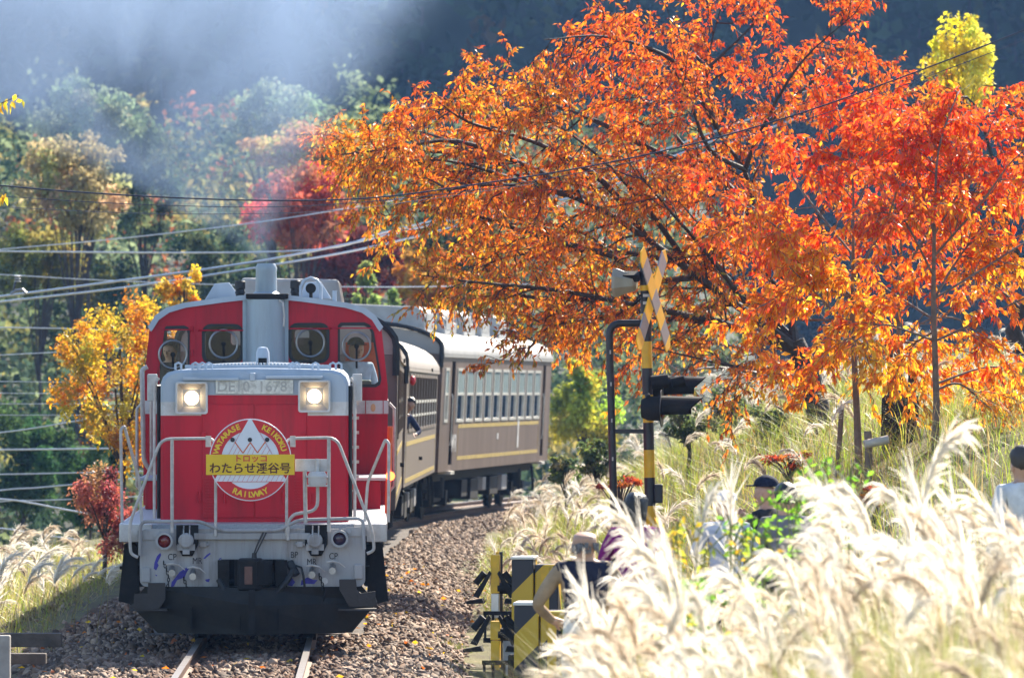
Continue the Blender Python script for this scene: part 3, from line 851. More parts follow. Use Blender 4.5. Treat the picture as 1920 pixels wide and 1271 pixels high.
for s, pts in ((-1, ((545, 278), (610, 172), (705, 165), (775, 258))), (1, ((1165, 262), (1200, 165), (1300, 158), (1372, 272)))):
    pp = [K(a, b) for a, b in pts]
    pp = [(a, b) for a, b in pp]
    MB().extr(pp, 'xz', CY0 + .9, CY0 + .93).build('roof_fin', M['grey_paint'], roof, bevel=.01)
for cx, cy in ((783, 215), (1140, 212)):
    x, z = K(cx, cy)
    MB().lathe([(.07, z - .15), (.05, z - .10), (.05, z - .05), (.06, z - .04), (.048, z), (.06, z + .01), (.06, z + .09), (.05, z + .10), (0, z + .10)], (x, CY0 + .25, 0), 'z', 14).build('roof_whistle', M['rubber'], roof, smooth=True)
x, z = K(1240, 225)
hn = MB().tube([(x - .115, CY0 + .1, z - .12), (x - .115, CY0 + .1, z + .05), (x - .07, CY0 + .1, z + .125), (x, CY0 + .1, z + .15), (x + .07, CY0 + .1, z + .125), (x + .115, CY0 + .1, z + .05), (x + .115, CY0 + .1, z - .12)], .018, 8).build('horn_guard', M['grey_paint'], roof, smooth=True)
MB().lathe([(.06, CY0 + .06), (.055, CY0 + .08), (.03, CY0 + .16), (.025, CY0 + .45)], (x, 0, z + .03), 'y', 14).build('horn', M['dark'], hn, smooth=True)
MB().cyl((x, CY0 + .2, z - .12), (x, CY0 + .2, z + .02), .02, n=8).build('horn_post', M['dark'], hn)
x, z = K(1393, 262)
MB().cyl((x, CY0 + .1, z - .07), (x, CY0 + .1, z + .07), .025, n=10).build('roof_pin', M['grey_paint'], roof, smooth=True)
# cab inside: floor, rear bulkhead colours, desk
MB().box(-1.3, 1.3, CY0 + .06, CY1 - .06, 1.9, 1.95).build('cab_floor', M['interior'], loco)
MB().box(.15, 1.2, CY0 + .25, CY0 + .75, 1.95, 2.62).box(-1.2, -.2, CY0 + .9, CY0 + 1.5, 1.95, 2.6).build('control_desk', pbr('desk_green', (.10, .14, .12), .6), loco, bevel=.02)
MB().box(.9, 1.28, CY0 + 1.75, CY0 + 1.80, 2.1, 3.05).build('orange_curtain', pbr('orange_cloth', (.75, .10, .02), .8), loco)
MB().box(.42, .80, CY0 + 1.2, CY0 + 1.24, 2.3, 3.1).build('seat_back', M['interior'], loco)
# short rear hood
sh_ = MB(); pr = [(-HW, HB), (-HW, HT - .14), (-HW + .05, HT - .04), (-HW + .16, HT), (HW - .16, HT), (HW - .05, HT - .04), (HW, HT - .14), (HW, HB)]
sh_.extr(pr, 'xz', CY1 + .01, 13.2).build('rear_hood', M['red'], loco)
# --- bogies and running gear
wheel = MB().lathe([(.0, -.065), (.43, -.065), (.455, -.06), (.455, -.03), (.43, -.028), (.43, .065), (.37, .065), (.35, .04), (.15, .035), (.12, .07), (0, .07)], (0, 0, 0), 'x', 28).mesh('wheel', M['dark'], True)
for by, axles in ((2.6, (-1.1, 0, 1.1)), (10.9, (-1.0, 1.0))):
    bo = part_empty('bogie', loco, (0, by, 0))
    L_ = axles[-1] + .65
    for s in (-1, 1):
        MB().extr([(-L_, .62), (-L_ + .2, .72), (L_ - .2, .72), (L_, .62), (L_, .50), (L_ - .3, .46), (.4, .40), (-.4, .40), (-L_ + .3, .46), (-L_, .50)], 'yz', s * .93 - .05, s * .93 + .05).build('side_frame', M['dark'], bo)
        for a in axles:
            MB().box(s * .93 - .11, s * .93 + .11, a - .16, a + .16, .28, .60).cyl((s * .97, a, .43), (s * 1.1, a, .43), .12, .10, 12).build('axle_box', M['dark'], bo)
            link('wheel', wheel, bo, (s * .565, a, .43), (0, 0, 0 if s < 0 else math.pi))
            MB().cyl((s * 1.02, a + .42, .44), (s * 1.02, a + .42, .74), .075, n=10).build('spring', M['dark'], bo)
    for a in axles: MB().cyl((-.6, a, .43), (.6, a, .43), .07, n=10).build('axle', M['dark'], bo)
MB().box(-1.25, 1.25, 5.4, 7.6, .40, .95).build('fuel_tank', M['dark'], loco, bevel=.05)
for s in (-1, 1):
    for y in (.9, 1.9, 4.4, 8.2, 9.6, 12.6):
        MB().box(min(s * 1.12, s * 1.30), max(s * 1.12, s * 1.30), y, y + .45, .55, .98).build('equipment_box', M['dark'], loco, bevel=.02)
# --- front handrails
def rail_(pts, r=.015, name='handrail', mat='rail_white'):
    MB().tube(pts, r, 8).build(name, M[mat], loco, smooth=True)
def bend(pts, r=.06, n=4):
    P = [Vector(p) for p in pts]; out = [P[0]]
    for i in range(1, len(P) - 1):
        a = (P[i - 1] - P[i]); b = (P[i + 1] - P[i]); d = min(r, a.length * .45, b.length * .45)
        p0 = P[i] + a.normalized() * d; p1 = P[i] + b.normalized() * d
        for q in range(n + 1):
            t = q / n; out.append((p0 * (1 - t) ** 2) + (P[i] * 2 * t * (1 - t)) + (p1 * t * t))
    out.append(P[-1]); return out
def EP(cx, cy, y=-.06):
    x, z = E2(cx, cy); return (x, y, z)
rail_(bend([EP(205, 700), EP(208, 498), EP(565, 498), EP(690, 555), EP(1030, 553), EP(1145, 490), EP(1532, 480), EP(1538, 665)], .07), .018, 'lower_rail', 'end_grey')
rail_(bend([EP(193, 712), EP(150, 690), EP(140, 520), EP(330, 8), EP(610, 5)], .10), .016)
rail_(bend([EP(1555, 690), EP(1598, 672), EP(1590, 560), EP(1375, 0), EP(1110, 5)], .10), .016)
for cx, y0_, y1_ in ((396, 8, 565), (1328, 2, 560)):
    rail_([EP(cx, y0_), EP(cx, y1_)], .018)
for cx in (655, 1077):
    rail_([EP(cx, 200), EP(cx, 585)], .015)
rail_(bend([EP(610, 5), EP(640, 12), EP(660, 60)], .04), .014)
rail_(bend([EP(1110, 5), EP(1085, 12), EP(1065, 60)], .04), .014)
for cx in (610, 1112):
    x, z = E2(cx, 20); MB().box(x - .025, x + .03, -.075, -.02, z - .06, z + .05).build('rail_clamp', M['rail_white'], loco)
x, z = E2(1185, 350)
rail_([EP(1185, 195), EP(1190, 510)], .021, 'valve_pipe')
rail_(bend([EP(1262, 275), EP(1262, 435), EP(1120, 455), EP(1085, 500), EP(1085, 610)], .10), .017, 'air_pipe')
x0, z1 = E2(1128, 128); x1, z0 = E2(1318, 202)
MB().box(x0, x1, -.05, -.035, z0, z1).build('valve_bracket', M['white_paint'], loco, bevel=.004)
x, z = E2(1260, 232)
v_ = MB().lathe([(.0, -.10), (.075, -.10), (.095, -.06), (.095, .02), (.075, .05), (0, .05)], (x, -.09, z), 'z', 18).lathe([(.11, -.01), (.11, .01)], (x, -.09, z), 'z', 18).box(x - .10, x + .11, -.12, -.06, z - .10, z - .08).cyl((x, -.09, z + .05), (x, -.09, z + .18), .02, n=8)
v_.build('brake_valve', M['white_paint'], loco, smooth=True)
# deck-corner rails at both sides
rail_(bend([(-1.33, .42, 1.22), (-1.345, .42, 2.16), (-1.31, .44, 2.20), (-1.16, .60, 1.62), (-1.14, .62, 1.22)], .05), .016)
rail_(bend([(1.37, .42, 1.22), (1.375, .42, 2.02), (1.34, .44, 2.06), (1.16, .60, 1.62), (1.13, .62, 1.22)], .05), .016)
rail_(bend([(-1.20, 5.4, 1.60), (-1.30, 5.4, 1.75), (-1.32, 5.4, 2.75), (-1.26, 5.4, 2.78)], .06), .026)
rail_(bend([(-1.22, 5.5, 1.6), (-1.22, 5.5, 2.42), (-1.05, 5.5, 2.50)], .06), .018)
rail_([(1.37, 3.6, 1.22), (1.40, 3.6, 2.15)], .03, 'lamp_post', 'orange')
MB().ell((1.40, 3.55, 1.62), .05, .03, .05).build('side_lamp', M['redlamp'], loco, smooth=True)
# white steps and wear along the flank
for i in range(7):
    MB().box(1.0, 1.07, 1.2 + i * .05, 1.24 + i * .05, 1.5 + .15 * i, 1.53 + .15 * i).build('foot_rung', M['rail_white'], loco)

# ------------------------------------------------------------------ head mark (a board hung on the railing)
def HM(cx, cy):
    px = 375 + cx / 7.06; py = 770 + cy / 7.06
    return ((px - 475) / 186.5, 3 - (py - 650) / 186.5)
hmx, hmz = HM(680, 650)
RM = 545 / 7.06 / 186.5
mark = thing('head_mark', 'round red and white railway head mark with yellow banner on the engine front', 'sign', Vector((LX, LY, 0)) + Matrix.Rotation(LROT, 3, 'Z') @ Vector((hmx, -.14, hmz)), (0, 0, LROT))
mark.rotation_euler = (R(-1.5), 0, LROT)
def hp(cx, cy):
    x, z = HM(cx, cy); return (x - hmx, z - hmz)
disc = MB().extr(circ(0, 0, RM, 56), 'xz', -.006, .02).build('disc', M['signwhite'], mark, bevel=.004)
ri = (1060 - 290) / 2 / 7.06 / 186.5
MB().plate(circ(0, 0, RM * .975, 56), [circ(0, 0, ri, 48)], 'xz', -.009, -.0062).build('red_ring', M['signred'], disc)
# white mountain over the ring: peak and base
pk = [hp(a, b) for a, b in ((653, 122), (668, 112), (685, 112), (700, 122), (1150, 905), (1130, 938), (232, 938), (212, 905))]
MB().extr(pk, 'xz', -.0125, -.0092).build('white_peak', M['signwhite'], disc)
def line(p, q, wd, mat, y=-.0145):
    a = Vector(hp(*p)); b = Vector(hp(*q)); t = (b - a).normalized(); nrm = Vector((-t.y, t.x)) * wd / 2
    MB().extr([tuple(a + nrm), tuple(b + nrm), tuple(b - nrm), tuple(a - nrm)], 'xz', y, y + .0018).build('line', M[mat], disc)
zz = [(475, 412), (582, 560), (680, 420), (775, 556), (880, 408)]
for i in range(4): line(zz[i], zz[i + 1], .011, 'orange')
thin = [((553, 280), (395, 575)), ((800, 280), (968, 572))]
for a in (500, 545, 625, 670, 715, 755): pass
for p, q in thin + [((512, 470), (455, 575)), ((545, 515), (512, 575)), ((690, 475), (640, 575)), ((735, 510), (705, 575)), ((898, 460), (832, 575)), ((935, 515), (900, 575))]:
    line(p, q, .0028, 'signred', -.0143)
for k_ in range(14):
    x_ = 250 + k_ * 64
    line((x_ + 46, 850), (x_, 936), .0028, 'signred', -.0143)
line((232, 938), (1130, 938), .004, 'signred', -.0143)
for cx, cy in ((445, 384), (674, 384), (902, 382)):
    a, b = hp(cx, cy); MB().extr(circ(a, b, .0225, 20), 'xz', -.0165, -.0146).build('dot', M['black'], disc)
def arc_text(s, a0, a1, rad, size, flip=False):
    for i, chh in enumerate(s):
        a = a0 + (a1 - a0) * i / (len(s) - 1)
        x_ = rad * math.sin(R(a)); z_ = rad * math.cos(R(a))
        text('lettering', chh, size, (x_, -.0115, z_), M['letteryellow'], disc, (R(90), R(a) if not flip else R(a - 180), 0), bold=.0026)
RT = RM * .845
arc_text('WATARASE', -74, -21, RT, .076)
arc_text('KEIKOKU', 24, 71, RT, .076)
arc_text('RAILWAY', 206, 154, RT, .080, True)
bx0, bz1 = hp(95, 578); bx1, bz0 = hp(1265, 848)
ban = MB().box(bx0, bx1, -.030, -.018, bz0, bz1).build('banner', M['yellow'], mark, bevel=.002)
text('lettering', 'トロッコ', .078, (0.005, -.0312, hp(0, 637)[1]), M['signred'], ban, sx=1.1, bold=.0015)
a, b = hp(678, 768)
text('lettering', 'わたらせ渓谷号', .112, (a, -.0312, b), M['brownprint'], ban, sx=1.05, bold=.0022)

# ------------------------------------------------------------------ coaches
def coach(name, label, X0, Y0, X1, Y1, cant, zb, eave, crown, wins, mats, doors=(), box=None, side_mat='coach', roof_mat='roof', sash=True, hw=1.40):
    L_ = math.hypot(X1 - X0, Y1 - Y0)
    z0 = float(tz(Y0))
    co = thing(name, label, 'railway coach', (X0, Y0, z0), (R(-.43), cant, -math.atan2(X1 - X0, Y1 - Y0)), 'passenger coaches behind the locomotive')
    for s in (1, -1):
        holes = [[(a, b), (c, b), (c, d), (a, d)] for a, c, b, d in wins]
        holes += [[(a, zb + .12), (c, zb + .12), (c, eave - .18), (a, eave - .18)] for a, c in doors]
        MB().plate([(.03, zb), (L_ - .03, zb), (L_ - .03, eave), (.03, eave)], holes, 'yz', s * hw - .03, s * hw).build('side_wall', M[side_mat], co)
    # roof
    pr = [(hw + .03, eave - .04), (hw + .02, eave + .05)]
    for k_ in range(1, 9):
        a = k_ / 8 * 90
        pr.append(((hw - .02) * math.cos(R(a)) if a < 90 else 0, eave + .05 + (crown - eave - .05) * math.sin(R(a))))
    pr = pr + [(-a, b) for a, b in reversed(pr[:-1])]
    rf = MB().extr(pr, 'xz', 0, L_).build('coach_roof', M[roof_mat], co, smooth=True)
    # gutter and end walls
    for yy_ in (.0, L_ - .03):
        MB().plate([(-hw + .03, zb), (hw - .03, zb), (hw - .03, eave - .045), (-hw + .03, eave - .045)], [rrect(-.42, .42, zb + .2, zb + 2.0, .05)], 'xz', yy_ + .003, yy_ + .027).build('end_wall', M[side_mat], co)
    for s in (1, -1):
        MB().box(s * hw + (.002 if s > 0 else -.035), s * hw + (.035 if s > 0 else -.002), .0, L_, eave - .10, eave - .045).build('gutter', M[roof_mat], co)
    en = MB().tube([(hw - .02, -.02, eave - .3), (hw - .02, -.02, eave + .08)] + [((hw - .02) * math.cos(R(a)), -.02, eave + .08 + (crown - eave - .03) * math.sin(R(a))) for a in range(10, 171, 10)] + [(-hw + .02, -.02, eave + .08), (-hw + .02, -.02, eave - .3)], .05, 6)
    en.build('end_arch', M['rubber'], co)
    MB().plate(rrect(-.55, .55, zb - .02, zb + 2.15, .12), [rrect(-.42, .42, zb + .2, zb + 2.0, .05)], 'xz', -.45, -.02).build('gangway', M['rubber'], co)
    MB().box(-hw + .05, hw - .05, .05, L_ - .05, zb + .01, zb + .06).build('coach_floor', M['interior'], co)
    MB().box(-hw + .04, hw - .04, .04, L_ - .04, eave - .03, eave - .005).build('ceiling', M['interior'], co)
    MB().box(-.03, .03, 2.6, L_ - 2.6, zb + .06, eave - .04 if not sash else eave - .9).build('light_block_panel', M['interior'], co)  # added panel, full height in the open coaches to keep their openings dark
    k_ = 0
    yy_ = 3.0
    while yy_ < L_ - 3:
        for s in (1, -1):
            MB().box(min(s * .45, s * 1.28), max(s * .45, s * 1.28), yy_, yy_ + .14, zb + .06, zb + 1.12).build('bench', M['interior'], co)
        yy_ += 1.5
    for a, c, b, d in wins:
        for s in (1,):
            wn = part_empty('window', co, (s * hw, 0, 0))
            MB().plate([(a - .035, b - .035), (c + .035, b - .035), (c + .035, d + .035), (a - .035, d + .035)], [[(a + .02, b + .02), (c - .02, b + .02), (c - .02, d - .02), (a + .02, d - .02)]], 'yz', -.02, .018).build('frame', M['frame'] if sash else M[side_mat], wn)
            mid = (b + d) / 2 + .02
            if sash:
                MB().box(-.012, .012, a + .02, c - .02, mid - .025, mid + .025).build('transom', M['frame'], wn)
                MB().box(-.006, .0, a + .02, c - .02, mid + .025, d - .02).build('upper_pane', M['pane_pale'], wn)
                if random.random() < .75:
                    MB().box(-.018, -.012, a + .02, c - .02, b + .02, mid - .025).build('lower_pane', M['coachglass'], wn)
            else:
                MB().box(-.012, .014, a + .02, c - .02, mid - .03, mid + .02).build('rail_bar', M['frame'], wn)
                MB().box(-.012, .014, a + .02, c - .02, (b + mid) / 2 - .02, (b + mid) / 2 + .02).build('rail_bar', M['frame'], wn)
                MB().box(-.012, .014, (a + c) / 2 - .02, (a + c) / 2 + .02, b + .02, mid - .03).build('upright', M['frame'], wn)
    for a, c in doors:
        MB().box(hw - .22, hw - .19, a, c, zb + .12, eave - .18).build('coach_door', M['rubber'], co)
        MB().box(hw - .18, hw + .06, a - .03, c + .03, zb - .06, zb + .0).build('door_step', M['frame'], co)
        MB().tube([(hw + .03, a - .10, zb + .5), (hw + .05, a - .10, zb + .6), (hw + .05, a - .10, zb + 1.4), (hw + .03, a - .10, zb + 1.5)], .014, 6).build('grab_iron', M['frame'], co)
    if box:
        y0, y1, z0_, z1_, wd = box
        for q in ((y0, y1, z1_ - wd, z1_), (y0, y1, z0_, z0_ + wd), (y0, y0 + wd * .4, z0_ + wd, z1_ - wd), (y1 - wd * .4, y1, z0_ + wd, z1_ - wd)):
            MB().box(hw + .001, hw + .004, q[0], q[1], q[2], q[3]).build('yellow_line', M['stripe'], co)
    # under-frame
    MB().box(-1.1, 1.1, .3, L_ - .3, zb - .22, zb - .002).build('underframe', M['dark'], co)
    for by in (3.0, L_ - 3.0):
        bo = part_empty('bogie', co, (0, by, 0))
        for s in (-1, 1):
            MB().extr([(-1.5, .55), (-1.1, .62), (-.5, .50), (.5, .50), (1.1, .62), (1.5, .55), (1.5, .45), (.6, .36), (-.6, .36), (-1.5, .45)], 'yz', s * .95 - .05, s * .95 + .05).build('side_frame', M['dark'], bo)
            for a in (-1.05, 1.05):
                link('wheel', wheel, bo, (s * .565, a, .43), (0, 0, 0 if s < 0 else math.pi))
                MB().box(s * .97 - .12, s * .97 + .12, a - .14, a + .14, .28, .58).build('axle_box', M['dark'], bo)
            MB().cyl((s * 1.0, 0, .45), (s * 1.0, 0, .85), .16, n=12).build('spring', M['dark'], bo, smooth=True)
    for i, (a, b, c) in enumerate(((5.4, .9, .42), (6.9, 1.3, .35), (9.0, .5, .5), (10.2, 1.5, .38), (12.4, .9, .45))):
        if a + b < L_ - 4.2:
            MB().box(.62, 1.22, a, a + b, c, zb - .225).build('equipment_case', M['end_grey'] if i in (2, 4) else M['dark'], co, bevel=.02)
    for yy_ in (.5, 1.0, L_ - 1.0):
        MB().tube([(1.15, yy_, zb - .1), (1.2, yy_, .55), (1.2, yy_, .35)], .03, 6).build('pipe', M['dark'], co)
    return co, L_

M['coachglass'] = glassmat('coach_glass', (.5, .56, .54), 2.2)
def XR(px, Y, hw=1.40): return (px - 960) / F_PX * Y - hw
wa = [(2.2 + i * 1.28, 2.2 + i * 1.28 + 1.08, 1.92, 2.80) for i in range(11)]
cA, LA = coach('trolley_coach', 'weathered brown open-sided trolley coach directly behind the red engine', XR(738, 75.0), 75.0, XR(751, 93.6), 93.6, R(1.0), 1.0, 3.0, 3.56, wa, None, box=(1.2, 17.2, 1.12, 1.74, .07), side_mat='coach_pale', roof_mat='roof_brown', sash=False)
wb = [(1.4 + i * 1.66, 1.4 + i * 1.66 + 1.42, 1.90, 2.78) for i in range(10)]
cB, LB = coach('trolley_coach', 'second weathered trolley coach, its dark window openings barred, before the air-conditioned coach', XR(752, 94.2), 94.2, XR(812, 113.0), 113.0, R(2.0), 1.0, 2.95, 3.50, wb, None, box=(.6, 18.0, 1.06, 1.72, .07), side_mat='coach_pale', roof_mat='roof_brown', sash=False)
wc = [(2.45 + i * 1.52, 2.45 + i * 1.52 + 1.12, 1.98, 2.96) for i in range(10)] + [(.55, 1.05, 1.98, 2.96)]
cC, LC = coach('passenger_coach', 'brown coach with yellow outlined panel and white air conditioners under the cherry tree', XR(817, 113.6), 113.6, XR(1024, 133.0), 133.0, R(2.6), 1.0, 3.30, 3.74, wc, None, doors=((1.55, 2.1), (17.85, 18.4)), box=(2.9, 17.3, 1.20, 1.90, .075))
# roof units of the third coach
for i in range(5):
    y = 1.0 + 3.05 * i
    u = MB().extr([(-.92, 3.62), (-.86, 4.06), (-.74, 4.14), (.74, 4.14), (.86, 4.06), (.92, 3.62)], 'xz', y, y + 1.5).build('air_conditioner', M['ac'], cC, bevel=.04)
    MB().box(.895, .91, y + .15, y + 1.35, 3.74, 4.0).build('side_grille', M['ac'], u)
for y in (5.4, 8.6, 13.4, 16.4):
    v_ = MB().box(.30, .86, y, y + .9, 3.60, 3.90).build('roof_vent', M['ac'], cC, bevel=.03)
    for q in range(6): MB().box(.34 + q * .085, .40 + q * .085, y - .012, y - .002, 3.66, 3.87).build('louvre', M['dark'], v_)
MB().extr([(-.7, 3.5), (-.62, 3.92), (.62, 3.92), (.7, 3.5)], 'xz', 1.2, 3.0).build('roof_housing', M['ac'], cA, bevel=.04)
# lettering and boards on the third coach
for i, chh in enumerate('WR'):
    text('lettering', chh, .46, (1.404, 2.12 + i * .42, 1.52), M['white_paint'], cC, (R(90), 0, R(90)), bold=.012)
MB().box(1.402, 1.408, 13.2, 13.5, 1.35, 1.95).build('route_board', M['white_paint'], cC)
for zz, sz_ in ((1.56, .1),): MB().box(1.402, 1.408, 9.5, 9.75, zz, zz + .12).build('plate', M['white_paint'], cC)
for c_, yq, zq in ((cB, 8.0, 1.35), (cB, 13.0, 2.88), (cA, 9, 2.9), (cA, 12, 1.4)):
    MB().box(1.40, 1.46, yq, yq + .12, zq, zq + .06).build('lamp_bracket', M['dark'], c_)
MB().ell((1.46, 1.0, 2.7), .05, .08, .08).build('side_lamp', M['signred'], cB)

# ------------------------------------------------------------------ people
def person(name, label, loc, rz, J, cols, hair=None, height=1.7, extra=None):
    """one continuous skinned body; J moves named joints (body frame: +y is forward)"""
    k = height / 1.72
    P = {'pelvis': (0, 0, .93), 'waist': (0, .0, 1.08), 'chest': (0, .01, 1.30), 'neck': (0, .0, 1.46), 'skull0': (0, .01, 1.54), 'skull1': (0, .02, 1.62), 'skull2': (0, .005, 1.675),
         'hipL': (-.10, 0, .90), 'kneeL': (-.11, .02, .50), 'ankL': (-.11, -.02, .09), 'toeL': (-.12, .13, .035),
         'hipR': (.10, 0, .90), 'kneeR': (.11, .02, .50), 'ankR': (.11, -.02, .09), 'toeR': (.12, .13, .035),
         'shL': (-.19, 0, 1.40), 'elL': (-.25, -.02, 1.12), 'wrL': (-.26, .08, .88), 'paL': (-.26, .10, .80),
         'shR': (.19, 0, 1.40), 'elR': (.25, -.02, 1.12), 'wrR': (.26, .08, .88), 'paR': (.26, .10, .80)}
    P.update(J)
    rad = {'pelvis': .15, 'waist': .135, 'chest': .155, 'neck': .052, 'skull0': .082, 'skull1': .104, 'skull2': .085, 'hipL': .095, 'hipR': .095, 'kneeL': .062, 'kneeR': .062, 'ankL': .045, 'ankR': .045, 'toeL': .035, 'toeR': .035,
           'shL': .072, 'shR': .072, 'elL': .05, 'elR': .05, 'wrL': .032, 'wrR': .032, 'paL': .036, 'paR': .036}
    E = [('pelvis', 'waist', 1), ('waist', 'chest', 1), ('chest', 'neck', 1), ('neck', 'skull0', 0), ('skull0', 'skull1', 0), ('skull1', 'skull2', 0)]
    for s in 'LR':
        E += [('pelvis', 'hip' + s, 2), ('hip' + s, 'knee' + s, 2), ('knee' + s, 'ank' + s, 2), ('ank' + s, 'toe' + s, 4), ('chest', 'sh' + s, 1), ('sh' + s, 'el' + s, 3), ('el' + s, 'wr' + s, 3), ('wr' + s, 'pa' + s, 0)]
        pa = Vector(P['pa' + s]); d = (pa - Vector(P['wr' + s])).normalized()
        sd_ = d.cross(Vector((0, 1, .2))).normalized()
        for q in range(4):
            f1 = pa + d * .045 + sd_ * (-.027 + .018 * q); f2 = f1 + d * (.035 + .006 * (q in (1, 2))) + Vector((0, .012, -.01))
            P[f'f{s}{q}a'] = tuple(f1); P[f'f{s}{q}b'] = tuple(f2); rad[f'f{s}{q}a'] = .0095; rad[f'f{s}{q}b'] = .008
            E += [('pa' + s, f'f{s}{q}a', 0), (f'f{s}{q}a', f'f{s}{q}b', 0)]
        t1 = pa + sd_ * -.04 + d * .005; t2 = t1 + d * .04 + sd_ * -.012
        P[f't{s}a'] = tuple(t1); P[f't{s}b'] = tuple(t2); rad[f't{s}a'] = .011; rad[f't{s}b'] = .009
        E += [('pa' + s, f't{s}a', 0), (f't{s}a', f't{s}b', 0)]
    names = list(P); ix = {n_: i for i, n_ in enumerate(names)}
    me = bpy.data.meshes.new('skeleton')
    me.from_pydata([Vector(P[n_]) * k for n_ in names], [(ix[a], ix[b]) for a, b, _ in E], [])
    o = bpy.data.objects.new('skeleton', me); C.objects.link(o)
    o.modifiers.new('skin', 'SKIN')
    for i, n_ in enumerate(names):
        sv = me.skin_vertices[0].data[i]
        r_ = rad[n_] * k
        sv.radius = (r_ * (1.12 if n_ in ('pelvis', 'waist', 'chest') else 1), r_ * (.80 if n_ in ('pelvis', 'waist', 'chest') else 1))
        sv.use_root = n_ == 'pelvis'
    o.modifiers.new('sub', 'SUBSURF').levels = 2
    bd = bpy.data.meshes.new_from_object(o.evaluated_get(bpy.context.evaluated_depsgraph_get()))
    bpy.data.objects.remove(o)
    segs = [(Vector(P[a]) * k, Vector(P[b]) * k, m) for a, b, m in E]
    bm = bmesh.new(); bm.from_mesh(bd)
    for f in bm.faces:
        c = f.calc_center_median(); best = (9, 0)
        for a, b, m in segs:
            ab = b - a; t = max(0, min(1, (c - a).dot(ab) / max(ab.length_squared, 1e-9)))
            dd = (c - a - ab * t).length
            if m == 0 and dd > .12 * k: continue
            if dd < best[0]: best = (dd, m)
        f.material_index = best[1]; f.smooth = True
    # nose, ears and eyes grown into the head
    hc = (Vector(P['skull1']) + Vector(P['skull0'])) * .5 * k
    extra_mb = MB()
    extra_mb.ell(hc + Vector((0, .092, -.005)) * k, .014 * k, .022 * k, .026 * k, 8, 6, 0)
    for s in (-1, 1):
        extra_mb.ell(hc + Vector((s * .083, .0, 0)) * k, .012 * k, .022 * k, .034 * k, 8, 6, 0)
        extra_mb.ell(hc + Vector((s * .032, .075, .022)) * k, .013 * k, .012 * k, .008 * k, 8, 6, 5)
    extra_mb.ell(hc + Vector((0, .078, -.05)) * k, .026 * k, .01 * k, .007 * k, 8, 6, 6)
    for vs_, off in ((extra_mb, 0),):
        base = [bm.verts.new(p) for p in vs_.v]
        for f, m in zip(vs_.f, vs_.m):
            nf = bm.faces.new([base[i] for i in f]); nf.material_index = m; nf.smooth = True
    bd.materials.clear()
    for c in cols: bd.materials.append(c)
    bm.to_mesh(bd); bm.free()
    bd.name = name
    ob = link(name, bd, None, loc, (0, 0, rz))
    tag(ob, label, 'person')
    if hair:
        kind, hm = hair
        top = (Vector(P['skull1']) * .55 + Vector(P['skull2']) * .45) * k
        hb = MB()
        if kind == 'fringe':
            for k_ in range(60):
                a_ = rng.uniform(.15, 2.99) + math.pi
                p0 = top + Vector((math.cos(a_) * .096, math.sin(a_) * .10, rng.uniform(-.10, -.045))) * k
                hb.tube([p0, p0 + Vector((math.cos(a_) * .008, math.sin(a_) * .01, -.03)) * k], [.009 * k, .004 * k], 4)
            hb.build('hair', hm, ob)['kind'] = 'stuff'
        elif kind == 'hair' or kind == 'long':
            hb.ell(top + Vector((0, -.012, .012)) * k, .101 * k, .112 * k, .10 * k, 16, 10)
            low = -.02 if kind == 'hair' else -.14
            hb2 = [(x_, y_, z_) for x_, y_, z_ in hb.v]
            hb.v = [(x_, y_, z_ if (y_ - top.y) < .03 * k else max(z_, top.z + .03 * k)) for x_, y_, z_ in hb2]
            hb.v = [(x_ * 1.0, y_, z_ + (low * k * .8 if z_ < top.z - .01 and (y_ - top.y) < .0 else 0)) for x_, y_, z_ in hb.v]
            hb.v = [(x_ + rng.normal() * .004, y_ + rng.normal() * .004, z_ + rng.normal() * .004) for x_, y_, z_ in hb.v]; hb.build('hair', hm, ob, smooth=True)
        else:
            hb.ell(top + Vector((0, -.008, .022)) * k, .102 * k, .112 * k, .088 * k, 16, 10)
            hb.v = [(x_, y_, max(z_, top.z + .012 * k)) for x_, y_, z_ in hb.v]
            hb.extr([(-.085 * k, .07 * k), (-.06 * k, .165 * k), (.06 * k, .165 * k), (.085 * k, .07 * k)], 'xy', top.z + .012 * k, top.z + .024 * k)
            hb.build('cap', hm, ob, smooth=True)
    return ob

def cloth(n_, c): return pbr(n_, c, .85, var=.2, scale=12, bump=.3, bscale=30, spec=.2)
skin = M['skin']; eye = M['black']; lip = pbr('lips', (.35, .12, .10), .5)
shoe = cloth('shoe_dark', (.03, .03, .03))
hairm = pbr('hair_black', (.012, .010, .012), .35, var=.4, scale=60, bump=.5, bscale=90)
def people_cols(top_, trousers, sleeve=None): return [skin, top_, trousers, sleeve or top_, shoe, eye, lip]
def stand(px, py_top, Y, h):
    p = at(px, py_top, Y)
    return (p.x, p.y, p.z - h)
navy = cloth('navy_vest', (.02, .022, .045)); beige = cloth('beige_sleeve', (.38, .27, .17)); white_t = cloth('white_trousers', (.66, .64, .60))
camarms = {'elL': (-.30, .05, 1.16), 'wrL': (-.13, .25, 1.33), 'paL': (-.08, .27, 1.40), 'elR': (.30, .05, 1.16), 'wrR': (.13, .25, 1.33), 'paR': (.08, .27, 1.40)}
akimbo = {'elL': (-.36, .03, 1.14), 'wrL': (-.22, .20, 1.02), 'paL': (-.16, .24, 1.00)}
akimbo.update({'elR': (.33, .03, 1.15), 'wrR': (.15, .25, 1.10), 'paR': (.10, .29, 1.10)})
person('person', 'balding man in navy vest, beige sleeves and white trousers behind the barrier boxes', stand(1097, 986, 44, 1.72), R(8), akimbo, people_cols(navy, white_t, beige), ('fringe', pbr('hair_grey', (.16, .15, .15), .6, var=.4, scale=80)), 1.72)
purple = cloth('purple_jacket', (.22, .015, .16))
